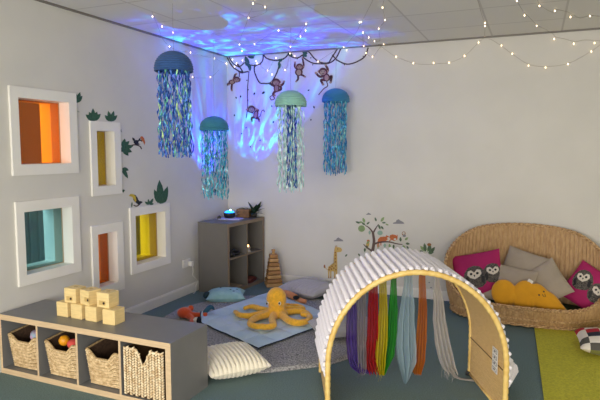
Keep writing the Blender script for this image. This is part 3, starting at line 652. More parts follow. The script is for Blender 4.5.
lights([(386, -6, 'c'), (382.5, 7.5, 'c'), (385, 20, 'c'), (379, 29, 'c'), (380, 40, 'c'), (374.5, 41, 'c'), (368.7, 37.5, 'c'), (363, 32.5, 'c'), (363.7, 45.7, 'b'), (366, 53, 'b'), (372.5, 56.7, 'b'), (378, 50, 'b'), (383.7, 43.5, 'b')], [(382.5, 7.5, 'c'), (385, 20, 'c'), (378.7, 28.7, 'c'), (374.5, 41, 'c'), (368.7, 37.5, 'c'), (363, 32.5, 'c'), (363.7, 46, 'b'), (366, 53, 'b'), (372.5, 56.7, 'b'), (383.7, 44, 'b'), (346.5, 50, 'b')], 'bunched fairy lights hanging where the last vine meets the ceiling')
lights([(378, 44, 'b'), (386, 50, 'b'), (396, 56.7, 'b'), (413, 63, 'b'), (425, 64.5, 'b'), (440, 63.5, 'b'), (450, 62.5, 'b'), (464.5, 56, 'b'), (478.5, 42.5, 'b'), (485, 37, 'b')], [(396, 56.7, 'b'), (413.3, 63.2, 'b'), (433.5, 63, 'b'), (449, 62.7, 'b'), (464.5, 56, 'b'), (478.5, 42.5, 'b')], 'left of the two swags of fairy lights on the upper back wall')
lights([(476, -6, 'c'), (481, 12, 'c'), (485, 25, 'c'), (485, 36.5, 'b'), (492, 40, 'b'), (501.5, 46, 'b'), (512.3, 54, 'b'), (528, 64, 'b'), (545, 66.5, 'b'), (568, 63.5, 'b'), (591, 51.3, 'b'), (606, 40, 'b')], [(485, 23, 'c'), (485, 26, 'c'), (484.8, 35.5, 'b'), (501.5, 45.5, 'b'), (512.3, 53.7, 'b'), (528.5, 65.5, 'b'), (545.5, 67.5, 'b'), (568, 64, 'b'), (591.3, 51.5, 'b')], 'right of the two swags of fairy lights on the upper back wall')
lights([(515, -4, 'c'), (521, 8, 'c'), (530, 18, 'c'), (537, 25, 'c'), (545, 29, 'c'), (553, 34, 'b'), (556, 37, 'b'), (565, 39, 'b'), (575, 41.5, 'b'), (585, 40, 'b'), (602, 41, 'b')], [(517, .8, 'c'), (524.5, 15.5, 'c'), (536.7, 25.7, 'c'), (554.2, 39, 'b'), (573.7, 43.7, 'b'), (594.5, 43, 'b')], 'fairy lights running from the ceiling down onto the right of the back wall')
lights([(537, -3, 'c'), (540, 5, 'c'), (552, 12, 'c'), (556, 9.5, 'c'), (566, 11.5, 'c'), (572, 14, 'c'), (580, 18, 'c'), (590, 15.5, 'c'), (604, 17, 'c')], [(539.5, 5.8, 'c'), (554.8, 10.8, 'c'), (570.5, 17, 'c'), (590, 16, 'c')], 'fairy lights looping over the ceiling at the far right')

# ------------------------------------------------------------------ jellyfish lanterns
def tinsel_mat(name, stops, rough=.36, metal=.35, scale=26, emis=0):
    M = bpy.data.materials.new(name); M.use_nodes = True; nt = M.node_tree; b = nt.nodes['Principled BSDF']; N = nt.nodes.new; L = nt.links.new
    tc = N('ShaderNodeTexCoord'); mp = N('ShaderNodeMapping'); mp.inputs['Scale'].default_value = (1, 1, .2)
    n = N('ShaderNodeTexNoise'); n.inputs['Scale'].default_value = scale; n.inputs['Detail'].default_value = 2
    oi = N('ShaderNodeObjectInfo'); ad = N('ShaderNodeVectorMath'); ad.operation = 'ADD'
    L(tc.outputs['Object'], ad.inputs[0]); L(oi.outputs['Random'], ad.inputs[1]); L(ad.outputs[0], mp.inputs[0]); L(mp.outputs[0], n.inputs[0])
    rp = N('ShaderNodeValToRGB'); cr = rp.color_ramp; cr.interpolation = 'LINEAR'
    while len(cr.elements) < len(stops): cr.elements.new(.5)
    for e, (p, c) in zip(cr.elements, stops): e.position = p; e.color = lin(c)+(1,)
    L(n.outputs['Fac'], rp.inputs[0]); L(rp.outputs[0], b.inputs['Base Color'])
    b.inputs['Roughness'].default_value = rough; b.inputs['Metallic'].default_value = metal
    return M
def lantern_mat(name, rgb):
    M = mat(name, rgb, .75, sheen=.1)
    b = M.node_tree.nodes['Principled BSDF']; nt = M.node_tree; N = nt.nodes.new; L = nt.links.new
    tc = N('ShaderNodeTexCoord'); w = N('ShaderNodeTexWave'); w.bands_direction = 'Z'; w.inputs['Scale'].default_value = 22; w.inputs['Distortion'].default_value = .3
    bp = N('ShaderNodeBump'); bp.inputs['Strength'].default_value = .25; bp.inputs['Distance'].default_value = .01
    L(tc.outputs['Object'], w.inputs[0]); L(w.outputs['Fac'], bp.inputs['Height']); L(bp.outputs[0], b.inputs['Normal']); return M
def jelly(q, ztop, z1, z2, R, capm, tm, n, seed, label, inner=None, w=.011):
    cx, cy = q; rnd = random.Random(seed)
    t = thing('jellyfish_lantern', (cx, cy, z2), label, 'lantern', 'paper jellyfish lanterns with tinsel tails')
    h = ztop-z1; prof = []
    for k in range(25):
        a = pi/2*k/24; rib = .0026*(1 if k % 2 else -1); prof.append(((R+rib)*sin(a)**.92 if k else .012, z1+h*cos(a)+(.0)))
    prof += [(R, z1-.012), (R*.96, z1-.016), (R*.93, z1-.004), (R*.6, z1+h*.5), (0.01, z1+h*.8)]
    MB().lathe(prof, 40, c=(cx, cy, 0)).build('dome', capm, t, False)
    MB().tube([(cx, cy, ztop-.01), (cx, cy, H)], .0012, 5).build('hanging_thread', M_wire, t)
    for k in range(n):
        isin = inner and k % 3 == 0
        a = rnd.uniform(0, 2*pi) if isin else 2*pi*k/n+rnd.uniform(-.1, .1)
        rr_ = R*(.3*sqrt(rnd.random()) if isin else rnd.choice((.82, .78, .66, .5)))
        px, py = cx+rr_*cos(a), cy+rr_*sin(a); zb = z2+rnd.uniform(-.03, .03)+(.04 if isin else 0); N_ = 46
        ph = rnd.uniform(0, 6); vs = []; tw = rnd.uniform(7, 15); am = rnd.uniform(.004, .009); dr = rnd.uniform(-.02, .02)
        for i in range(N_+1):
            s_ = i/N_; z = z1+.01+(zb-z1-.01)*s_
            x = px+am*sin(tw*2.3*s_+ph)+dr*s_*cos(a)+rnd.uniform(-.0022, .0022); y = py+am*cos(tw*1.9*s_+ph*2)+dr*s_*sin(a)+rnd.uniform(-.0022, .0022)
            th = tw*s_*2.2+ph+rnd.uniform(-.4, .4); d = V((cos(th), sin(th), rnd.uniform(-.3, .3)))*w*rnd.uniform(.75, 1.25)
            vs += [V((x, y, z))-d*.5, V((x, y, z))+d*.5]
        MB().add(vs, [(2*i, 2*i+1, 2*i+3, 2*i+2) for i in range(N_)]).build('tinsel_strand', inner if isin else tm, t)
    return t
T1 = tinsel_mat('tinsel_blue_green', [(.3, (24, 48, 140)), (.45, (50, 100, 200)), (.54, (90, 140, 220)), (.60, (130, 230, 190)), (.68, (220, 250, 170))])
T2 = tinsel_mat('tinsel_teal', [(.3, (25, 85, 120)), (.45, (60, 165, 190)), (.55, (110, 215, 225)), (.62, (205, 245, 250)), (.7, (90, 200, 200))])
T3 = tinsel_mat('tinsel_mint', [(.3, (140, 185, 185)), (.48, (180, 225, 216)), (.6, (235, 252, 246)), (.7, (165, 215, 220))], metal=.1)
T3b = tinsel_mat('tinsel_deep_blue', [(.3, (18, 40, 120)), (.5, (35, 80, 175)), (.62, (90, 150, 215))])
T4 = tinsel_mat('tinsel_sky', [(.3, (22, 90, 150)), (.45, (50, 145, 195)), (.56, (95, 190, 220)), (.64, (170, 240, 210)), (.7, (110, 200, 230))])
jelly((.84, -2.18), 2.298, 2.158, 1.515, .147, lantern_mat('lantern_navy', (44, 86, 146)), T1, 50, 1, 'dark blue paper jellyfish lantern with blue and lime tinsel, leftmost and highest')
jelly((.43, -.975), 1.885, 1.757, 1.08, .147, lantern_mat('lantern_teal', (62, 142, 162)), T2, 46, 2, 'teal jellyfish lantern, smallest-looking, hanging low in the corner')
jelly((1.33, -1.105), 2.09, 1.962, 1.18, .147, lantern_mat('lantern_mint', (148, 202, 188)), T3, 50, 3, 'pale mint jellyfish lantern with a dark blue core in its tails', inner=T3b)
jelly((1.44, -.20), 2.195, 2.068, 1.31, .147, lantern_mat('lantern_blue', (52, 132, 176)), T4, 46, 4, 'mid blue jellyfish lantern, rightmost, in front of the back wall')

# ------------------------------------------------------------------ rugs, mat
M_shag = mat('grey_shag', (188, 186, 184), .95, rgb2=(112, 112, 114), vscale=80, bump=1, bscale=120)
rc = V((1.26, -1.52, 0)); mb = MB(); rnd = random.Random(5)
def rugf(a, b):
    R_ = .985*(b if b < .9 else .9+(b-.9)*1.0); an = a*2*pi; R_ += .012*sin(9*an)*b
    z = .003 if b >= .999 else .024+.007*noise.noise(V((cos(an)*R_*30, sin(an)*R_*30, 0)))
    return (rc.x+R_*cos(an), rc.y+R_*sin(an), z)
mb.grid(rugf, 150, 50, 0, True)
o = mb.build('round_rug', M_shag, smooth=True); tag(o, 'round dark grey shaggy rug under the pale blue play mat', 'rug')
mb = MB(); GX = [(3.45, -.30), (3.53, -2.5)]
M_lime = mat('lime_rug', (200, 194, 58), .95, var=.14, vscale=60, bump=.8, bscale=180)
mb.grid(lambda a, b: (3.425+.105*b+a*1.6, -.2-2.6*b, .013+.002*noise.noise(V((a*40, b*60, 1)))), 60, 90, flip=True)
mb.box((3.43, -.21, .0), (3.44, -.2, .012))
def skirt(P0, P1, z): mb.add([(P0[0], P0[1], z), (P1[0], P1[1], z), (P1[0], P1[1], 0), (P0[0], P0[1], 0)], [(0, 1, 2, 3)])
skirt((3.425, -.2), (3.53, -2.8), .013); skirt((3.53, -2.8), (5.13, -2.8), .013); skirt((5.13, -2.8), (5.025, -.2), .013)
o = mb.build('lime_rug', M_lime, smooth=True); tag(o, 'flat lime green rug running out from under the wicker sofa', 'rug')
# play mat : quilted square, navy underside
mt = thing('play_mat', (1.2, -1.3, .03), 'pale blue quilted square play mat lying over the round rug', 'mat')
cB, cL, cT, cR = V((1.50, -2.075)), V((.60, -1.66)), V((.84, -.55)), V((1.83, -1.12))
def matf(a, b, dz=0):
    p = cL.lerp(cB, a).lerp(cT.lerp(cR, a), b)
    ed = min(a, 1-a, b, 1-b)
    q = abs(sin(a*5*pi))*abs(sin(b*5*pi))
    z = .040+.016*q**.5*min(1, ed*20)+.006*noise.noise(V((a*6, b*6, 2)))
    wob = .010*noise.noise(V((a*9, b*9, 7)))*(1 if ed < .01 else 0)
    x, y = p.x+wob, p.y+wob
    # the left corner is turned up
    f = max(0, .16-(a+b))/.16
    return (x+.09*f, y+.02*f, z+.07*f**.8+dz)
mb = MB(); mb.grid(matf, 90, 90); mb.build('quilt_top', mat('pale_blue_quilt', (206, 222, 230), .85, rgb2=(184, 208, 220), vscale=5, bump=.5, bscale=14), mt, True)
mb = MB(); mb.grid(lambda a, b: matf(a, b, -.008), 45, 45, flip=True)
mb.tube([V(matf(k/40, 0, -.004)) for k in range(41)], .005, 6).tube([V(matf(1, k/40, -.004)) for k in range(41)], .005, 6)
mb.build('navy_underside', mat('navy_cotton', (30, 52, 72), .85), mt, True)
o = MB().tube(spline([(.665, -1.60, .048), (.69, -1.57, .085), (.70, -1.50, .11), (.715, -1.46, .075)], 6), [.004+.020*sin(pi*k/18) for k in range(19)], 8).build('turned_corner', mat('blue_binding', (48, 96, 122), .85), mt, True)

# ------------------------------------------------------------------ cushions
def pillow(mb, w, h, t, M_, n=28, ribs=0, amp=.006, along='v', mi=0, pinch=.05, cells=0):
    def Z(u, v):
        a, b = abs(2*u-1), abs(2*v-1)
        return t/2*max(0, (1-a**2.6))**.55*max(0, (1-b**2.6))**.55
    def XY(u, v):
        a, b = 2*u-1, 2*v-1
        return (a*w/2*(1-pinch*(1-b*b)*abs(a)**3), b*h/2*(1-pinch*(1-a*a)*abs(b)**3))
    nu = ribs*7 if ribs else n; nv = n
    def S_(sg):
        def f(u, v):
            x, y = XY(u, v); z = Z(u, v)
            e = min(u, 1-u, v, 1-v)
            d = 0
            if ribs: d = amp*(abs(sin(u*ribs*pi))**.5-.7)*min(1, e*12)
            z += .004*noise.noise(V((u*5+w, v*5+h, t*30)))*min(1, e*8)
            return M_ @ V((x, y, sg*(z+d+(.001 if e > 0 else 0))))
        return f
    mb.grid(S_(1), nu, nv, mi); mb.grid(S_(-1), nu, nv, mi, flip=True)
    return lambda u, v, lift=.002: M_ @ V((*XY(u, v), Z(u, v)+lift+.004*noise.noise(V((u*5+w, v*5+h, t*30)))))
def cush_frame(c, n, roll=0, up=(0, 0, 1)):
    n = V(n).normalized(); x = V(up).cross(n).normalized(); y = n.cross(x)
    x2 = x*cos(roll)+y*sin(roll); y2 = -x*sin(roll)+y*cos(roll); return frame_mat(c, x2, y2, n)
# cream ribbed cushion
Rc = fl(272.5, 370, .05); Fc = fl(211, 382, .05); d1 = (Rc-Fc).normalized(); cw = (Rc-Fc).length; d2 = V((-d1.y, d1.x, 0)); cc = Rc-d1*cw/2+d2*.24
mb = MB(); pillow(mb, cw, .48, .15, frame_mat((cc.x, cc.y, .078), d1, d2, (0, 0, 1)), 30, 14, .022)
o = mb.build('cushion', mat('cream_plush', (246, 236, 212), .9, sheen=.4, bump=.3, bscale=90), smooth=True); tag(o, 'cream fluffy ribbed cushion on the carpet behind the low shelf', 'cushion')
d1 = V((cos(-.25), sin(-.25), 0)); d2 = V((-d1.y, d1.x, 0))
mb = MB(); pillow(mb, .5, .46, .15, frame_mat((1.2, -.40, .078), d1, d2, (0, 0, 1)), 30, 13, .020)
M_gc = mat('grey_rib_fabric', (184, 180, 184), .9, sheen=.3, bump=.3, bscale=90)
o = mb.build('cushion', M_gc, smooth=True); tag(o, 'grey ribbed cushion lying by the back wall skirting', 'cushion')
d1 = V((cos(-.9), sin(-.9), 0)); d2 = V((-d1.y, d1.x, 0))
mb = MB(); pillow(mb, .34, .4, .14, frame_mat((1.93, -1.52, .10), d1, d2, (0, 0, 1)), 26, 9, .012)
o = mb.build('cushion', mat('light_grey_rib', (160, 158, 164), .9, sheen=.3), smooth=True); tag(o, 'pale grey ribbed cushion half hidden behind the tunnel arch', 'cushion')
# teal fish-like cushion
d1 = V((cos(.5), sin(.5), 0)); d2 = V((-d1.y, d1.x, 0)); Mf = frame_mat((.52, -.93, .06), d1, d2, (0, 0, 1))
tc_ = thing('cushion', (.52, -.93, 0), 'light teal soft cushion with tiny dark marks near the corner shelf', 'cushion')
mb = MB(); srf = pillow(mb, .40, .32, .14, Mf, 26, 0, pinch=.12); o = mb.build('cushion_cover', mat('teal_velvet', (166, 204, 208), .85, rgb2=(140, 186, 194), vscale=9, bump=.4, bscale=18), tc_, True)
for (u, v) in ((.36, .62), (.62, .35), (.78, .45), (.7, .25)): MB().ell(srf(u, v, .001), (.012, .008, .004), 0, None, 8, 6).build('dark_mark', mat('dark_teal_print', (34, 60, 66), .8), tc_, True)
MB().ell(Mf @ V((-.20, .02, -.0)), (.03, .05, .035)).build('dark_tail', mat('dark_teal_print', (0, 0, 0)), tc_, True)

# ------------------------------------------------------------------ octopus
oc = fl(270, 318, .05); M_oct = mat('mustard_plush', (236, 176, 44), .9, var=.12, vscale=40, bump=.5, bscale=120, sheen=.4)
ot = thing('octopus_toy', (oc.x, oc.y, .05), 'large mustard plush octopus sprawled on the play mat', 'soft toy')
def mz(q, z=.085): return fl(q[0], q[1], z)
hb = fl(276.5, 311, .10)
head_base = hb
def yv(q): return hit(q, (hb.x, hb.y, 0), (0, 1, 0))
hc = yv((276.5, 298.5))
mb = MB()
mb.ell(hc, (.094, .088, .105)).ell(hb+V((0, 0, .03)), (.075, .07, .075)).ell(hb.lerp(hc, .5), (.078, .074, .09)); mb.ell(hb+V((0, 0, -.02)), (.11, .10, .05))
def tent(pts, r0=.036, r1=.022, z=.085):
    P_ = spline([hb+V((0, 0, -.015))]+[mz(p, z if len(p) < 3 else p[2]) for p in pts], 8); k = len(P_)
    mb.tube(P_, [r0+(r1-r0)*i/(k-1) for i in range(k)], 10)
tent([(263, 309.5), (252, 306.5), (244, 308.5)], .034, .02)
tent([(263, 313.5), (250, 315.8), (240, 315), (235, 311.5)], .036, .022)
tent([(266, 315), (255, 318.5), (250, 323.5), (256, 326.5), (265, 325.8)], .036, .024)
tent([(272, 319), (273.5, 325), (266, 327), (257, 326)], .036, .024)
tent([(283, 316), (290, 321), (299, 322.8), (308, 320.5), (309.5, 316), (301, 314)], .036, .024)
tent([(287, 312), (297, 311), (306, 312.5), (310, 316)], .034, .022)
tent([(286, 308.5), (295, 309), (303, 309), (299, 306.2), (290, 305.6)], .032, .022)
tent([(284, 306), (290, 304.8)], .03, .02)
o = soften(mb.build('body', M_oct, ot), .010, 3)
cd = (CAM-hc).normalized(); sd = V((0, 0, 1)).cross(cd).normalized()
for k, (dx, dz) in enumerate(((-.082, -.045), (.028, -.045))):
    c = hc+sd*dx+V((0, 0, dz))+cd*(.048 if k == 0 else .087)
    ev = MB().ell(c, (.013, .013, .017)).build('eye', mat('eye_white', (240, 238, 230), .4), ot, True)
    p_ = MB().ell(c+cd*.008-sd*.003, (.008, .008, .011)).build('pupil', M_dark, None, True); p_.parent = ev

# orange plush and peach plush
def plush(name, label, cat, ref, parts, m_, extras=()):
    t_ = thing(name, ref, label, cat); mb = MB()
    for p in parts:
        if p[0] == 'e': mb.ell(p[1], p[2])
        else: mb.tube(spline(p[1], 6), [p[2]+(p[3]-p[2])*i/(6*(len(p[1])-1)) for i in range(6*(len(p[1])-1)+1)], 10)
    soften(mb.build('body', m_, t_), .009, 2)
    for (nm, c, r, mm) in extras: MB().ell(c, r).build(nm, mm, t_, True)
    return t_
a = fl(184.5, 316.5, .04); b_ = fl(198, 315.5, .04)
plush('crab_toy', 'small orange plush crab with white and black patches behind the low shelf', 'soft toy', (a.x, a.y, .03), [('e', a+V((0, 0, .035)), (.07, .06, .05)), ('t', [a+V((.05, 0, .02)), fl(196, 315.5, .05), fl(207, 315.2, .06)], .035, .024), ('t', [a+V((.05, -.02, .02)), fl(192.5, 319, .05), fl(190.5, 323.5, .05)], .03, .02), ('e', a+V((.03, .06, .065)), (.03, .02, .03))], mat('orange_plush', (222, 84, 34), .9, sheen=.4, bump=.4, bscale=90),
      [('white_patch', fl(196.5, 321, .05), (.032, .03, .035), mat('white_plush', (225, 225, 225), .9)), ('black_patch', fl(199, 321.5, .06), (.022, .022, .045), mat('navy_plush', (22, 26, 34), .9))])
a = fl(289, 295.5, .07)
plush('fox_toy', 'peach plush toy with a black patch lying against the grey cushion', 'soft toy', (a.x, a.y, .05), [('t', [fl(285.5, 293, .07), fl(291, 295, .08), fl(296, 298, .06)], .035, .035), ('t', [fl(297, 299, .06), fl(302, 301, .06), fl(306.5, 301.5, .06)], .03, .022), ('t', [fl(286, 293, .09), fl(283.5, 290.5, .10)], .02, .014)], mat('peach_plush', (214, 140, 92), .9, sheen=.3),
      [('black_patch', fl(296.3, 297.6, .085), (.035, .03, .02), mat('navy_plush', (0, 0, 0)))])

# ------------------------------------------------------------------ wicker sofa
SX, SY = 3.33, -.335
def rimz(s_):   # s_ = sin(theta)
    ks = [(-1, .170), (-.85, .172), (-.6, .20), (-.3, .315), (0, .46), (.43, .63), (.8, .775), (1, .822)]
    for (a, za), (b, zb) in zip(ks, ks[1:]):
        if s_ <= b: t_ = (s_-a)/(b-a); return za+(zb-za)*t_
    return ks[-1][1]
zt = [rimz(sin(2*pi*k/240)) for k in range(240)]
for _ in range(14): zt = [(zt[k-1]+zt[k]*2+zt[(k+1) % 240])/4 for k in range(240)]
def rimz2(a): x = (a % 1)*240; i = int(x); f = x-i; return zt[i % 240]*(1-f)+zt[(i+1) % 240]*f
def se(c, p): return (abs(c)**p)*(1 if c >= 0 else -1)
def shell(a, b, off=0):
    th = a*2*pi; c_, s_ = cos(th), sin(th); zr = rimz2(a); z = zr*b
    bul = sin(pi*min(1, b*.9))*.02*min(1, zr/.4)
    k = min(1, z/.45)**.8
    ax = .610+.084*k+bul-off; ay = .262+.03*k+bul*.4-off
    ay = ay if s_ > 0 else (.262+.065*(b)+bul*.3-off)
    return V((SX+ax*se(c_, .86 if s_ < 0 else .94), SY+ay*se(s_, .86), .012+z))
M_wick = mat('wicker', (206, 168, 120), .6, rgb2=(182, 142, 96), vscale=60, stretch=(1, 1, .25), bump=.3, bscale=150)
sofa = thing('wicker_sofa', (SX, SY, 0), 'low curved brown wicker sofa with a high rounded back, by the back wall', 'sofa')
NS = 190; NU = NS*4
def sw(sg, off):
    def f(a, b):
        p = shell(a, b, off); ph = int(p.z/.014) % 2
        d = (.009*(abs(sin(a*NS*pi/2))**.7)+.0022*sin(a*NS*pi+ph*pi))-.005 if .0 < b < 1 else 0
        c = V((SX, SY, p.z)); n = (p-c).normalized(); return p+n*d*(1)
    return f
NR = 58
mb = MB(); mb.grid(sw(1, 0), NU, NR, closed=True); mb.grid(sw(1, .012), NU, NR, closed=True, flip=True); mb.build('woven_shell', M_wick, sofa, True)
M_wick2 = mat('wicker_pale', (222, 186, 136), .55, rgb2=(160, 118, 74), vscale=60)
mb = MB(); N_ = 420
for ph in (0, 2*pi/3, 4*pi/3):
    mb.tube([shell(k/N_, 1)+V((0, 0, .004))+V((cos(2*pi*k/N_), sin(2*pi*k/N_), 0))*.010*cos(k*.42+ph)+V((0, 0, .010*sin(k*.42+ph))) for k in range(N_)], .0085, 6, closed=True)
mb.build('braided_rim', M_wick2, sofa, True)
mb = MB()
for ph in (0, pi):
    mb.tube([shell(k/N_, .06)+V((cos(2*pi*k/N_), sin(2*pi*k/N_), 0))*(.012+.007*cos(k*.42+ph))+V((0, 0, .002+.008*sin(k*.42+ph))) for k in range(N_)], .009, 6, closed=True)
mb.build('base_braid', M_wick2, sofa, True)
mb = MB()
for ph in (0, pi):
    mb.tube([shell(k/N_, .40 if zt[int(k/N_*240) % 240] < .2 else .08/zt[int(k/N_*240) % 240])+V((cos(2*pi*k/N_), sin(2*pi*k/N_), 0))*(.006)+V((0, 0, .005*sin(k*.42+ph))) for k in range(N_)], .005, 5, closed=True)
mb.build('lower_braid', M_wick2, sofa, True)
mb = MB(); mb.grid(lambda a, b: (SX+.60*b*se(cos(a*2*pi), .86), SY+.25*b*se(sin(a*2*pi), .86), .075), 48, 6, closed=True); mb.build('seat_base', M_wick, sofa)
mb = MB(); mb.grid(lambda a, b: (SX+.60*sin(b*pi)**.3*se(cos(a*2*pi), .86)*(1 if 0 < b < 1 else 0), SY-.01+.27*sin(b*pi)**.3*se(sin(a*2*pi), .86)*(1 if 0 < b < 1 else 0), .11+.035*cos(b*pi)), 48, 14, closed=True)
o = mb.build('seat_cushion', mat('dark_green_cotton', (52, 72, 40), .9, var=.2, vscale=20), smooth=True); tag(o, 'dark green seat pad inside the wicker sofa', 'seat pad')

# cushions on the sofa
def owl(mb, srf, u, v, s_, rot, mb_i=1, mw_i=2, mk_i=3):
    def put(poly, mi, lift):
        pts = []; n = len(poly); c = (sum(p[0] for p in poly)/n, sum(p[1] for p in poly)/n)
        rings = 4; vs = []
        def W(p):
            x, y = p[0]*s_, p[1]*s_; a = u+x*cos(rot)-y*sin(rot); b = v+x*sin(rot)+y*cos(rot)
            return srf(min(.985, max(.015, a)), min(.985, max(.015, b)), lift)
        vs.append(W(c))
        for k in range(1, rings+1):
            for p in poly: vs.append(W((c[0]+(p[0]-c[0])*k/rings, c[1]+(p[1]-c[1])*k/rings)))
        fs = [(0, 1+j, 1+(j+1) % n) for j in range(n)]
        for k in range(rings-1):
            for j in range(n): fs.append((1+k*n+j, 1+(k+1)*n+j, 1+(k+1)*n+(j+1) % n, 1+k*n+(j+1) % n))
        mb.add(vs, fs, mi)
    E = lambda cx, cy, rx, ry, n=16: [(cx+rx*cos(2*pi*k/n), cy+ry*sin(2*pi*k/n)) for k in range(n)]
    put([(x, y) for x, y in [(.0, 1.0), (.5, .85), (.85, .4), (1, -.2), (.9, -.8), (.5, -1.15), (0, -1.2), (-.5, -1.15), (-.9, -.8), (-1, -.2), (-.85, .4), (-.5, .85)]], mb_i, .0035)
    put([(0, .30), (.25, .58), (.55, .5), (.62, .15), (.4, -.15), (0, -.35), (-.4, -.15), (-.62, .15), (-.55, .5), (-.25, .58)], mw_i, .0050)
    put(E(-.27, .2, .12, .13, 10), mk_i, .0062); put(E(.27, .2, .12, .13, 10), mk_i, .0062); put([(-.08, .08), (.08, .08), (0, -.16)], mk_i, .0062)
    put([(-.85, -.2), (-.55, .0), (-.5, -.7), (-.75, -.9)], mk_i, .0045); put([(.85, -.2), (.55, .0), (.5, -.7), (.75, -.9)], mk_i, .0045)
M_mag = mat('magenta_cotton', (176, 32, 98), .85, var=.06, vscale=8, bump=.3, bscale=15); M_owl = mat('owl_grey', (120, 112, 102), .9, rgb2=(44, 42, 42), vscale=120); M_ow = mat('owl_white', (226, 216, 200), .9)
M_taupe = mat('taupe_linen', (172, 158, 140), .9, var=.05, vscale=10, bump=.3, bscale=14)
def sofac(q, yy, w, h, t_, roll, tilt, m_, label, group=None, owls=(), yawn=0):
    c = hit(q, (0, yy, 0), (0, 1, 0)); n = V((-.25+yawn, -1, tilt))
    mb = MB(); srf = pillow(mb, w, h, t_, cush_frame(c, n, radians(roll)), 26)
    for (u, v, s_, r_) in owls: owl(mb, srf, u, v, s_, radians(r_))
    o = mb.build('cushion', [m_, M_owl, M_ow, M_dark], smooth=True); tag(o, label, 'cushion', group)
sofac((477.5, 273.5), -.30, .47, .42, .11, 17, .45, M_mag, 'magenta cushion with two grey owls at the left end of the sofa', None, [(.47, .42, .235, 0), (.84, .46, .20, 0)])
sofac((524, 271), -.24, .42, .38, .10, -13, .45, M_taupe, 'taupe cushion at the back of the sofa, behind the other two taupe ones')
sofac((509, 285), -.385, .44, .36, .10, -6, .5, M_taupe, 'taupe square cushion standing behind the left half of the mustard cushion')
sofac((545, 283.5), -.36, .35, .36, .10, 38, .45, M_taupe, 'taupe cushion tipped on its corner beside the right-hand owl cushion')
sofac((589, 288.5), -.31, .38, .38, .11, -28, .5, M_mag, 'magenta owl cushion tilted in the right end of the sofa', None, [(.30, .60, .23, 25), (.74, .52, .22, 20)])
# mustard three-lobed cushion with a small face
yy = -.50
def sp(x, y, dy=0): return hit((430+x/3.53, 210+y/3.53), (0, yy+dy, 0), (0, 1, 0))
kpx = 1/3.53/110
mc = thing('cushion', sp(340, 300), 'mustard lobed novelty cushion with a small stitched face at the sofa front', 'cushion')
mb = MB()
def lobe(x, y, rx, ry, a, d=.048): mb.ell(sp(x, y), (rx*kpx, d, ry*kpx), R=Matrix.Rotation(radians(a), 3, 'Y'), nu=24, nv=16)
lobe(260, 292, 42, 48, 0); lobe(290, 310, 20, 28, 25); lobe(332, 301, 40, 54, 8); lobe(362, 320, 20, 28, 15); lobe(388, 308, 32, 50, -25); lobe(418, 328, 56, 34, 44); lobe(442, 342, 40, 22, 32, .038)
soften(mb.build('cushion_body', mat('mustard_velour', (226, 160, 22), .85, sheen=.3, var=.05, vscale=10), mc), .008, 2)
for (x, y) in ((385, 300), (402, 288)): MB().ell(sp(x, y, -.048), (.006, .004, .008)).build('eye', M_dark, mc, True)
MB().tube([sp(396, 298, -.052), sp(401, 305, -.052), sp(408, 306, -.051), sp(405, 296, -.05)], .0025, 6).build('mouth', M_dark, mc)
MB().box((-.01, -.001, -.01), (.034, .001, .036), 0, Matrix.Translation(sp(345, 256, -.01)) @ Matrix.Rotation(.5, 4, 'Y')).build('white_tag', M_white, mc)

# patchwork cushion on the lime rug
def patch_mat():
    M = bpy.data.materials.new('patchwork'); M.use_nodes = True; nt = M.node_tree; b = nt.nodes['Principled BSDF']; N = nt.nodes.new; L = nt.links.new
    tc = N('ShaderNodeTexCoord'); mp = N('ShaderNodeVectorMath'); mp.operation = 'MULTIPLY'; mp.inputs[1].default_value = (11, 11, 0)
    f = N('ShaderNodeVectorMath'); f.operation = 'FLOOR'; w = N('ShaderNodeTexWhiteNoise'); w.noise_dimensions = '3D'; rp = N('ShaderNodeValToRGB'); cr = rp.color_ramp; cr.interpolation = 'CONSTANT'
    st_ = [(0, (236, 228, 214)), (.28, (184, 30, 48)), (.42, (28, 32, 52)), (.55, (238, 230, 216)), (.68, (128, 128, 70)), (.78, (196, 196, 120)), (.87, (90, 86, 80)), (.94, (232, 222, 208))]
    while len(cr.elements) < len(st_): cr.elements.new(.5)
    for e, (p, c) in zip(cr.elements, st_): e.position = p; e.color = lin(c)+(1,)
    L(tc.outputs['Object'], mp.inputs[0]); L(mp.outputs[0], f.inputs[0]); L(f.outputs[0], w.inputs[0]); L(w.outputs['Value'], rp.inputs[0]); L(rp.outputs[0], b.inputs['Base Color']); b.inputs['Roughness'].default_value = .9
    return M
mb = MB(); pillow(mb, .50, .46, .16, Matrix(), 30)
o = mb.build('cushion', patch_mat(), smooth=True); o.matrix_world = rotz((3.99, -1.02, .093), radians(3)); tag(o, 'patchwork cushion of red, navy, cream and olive squares on the lime rug', 'cushion')

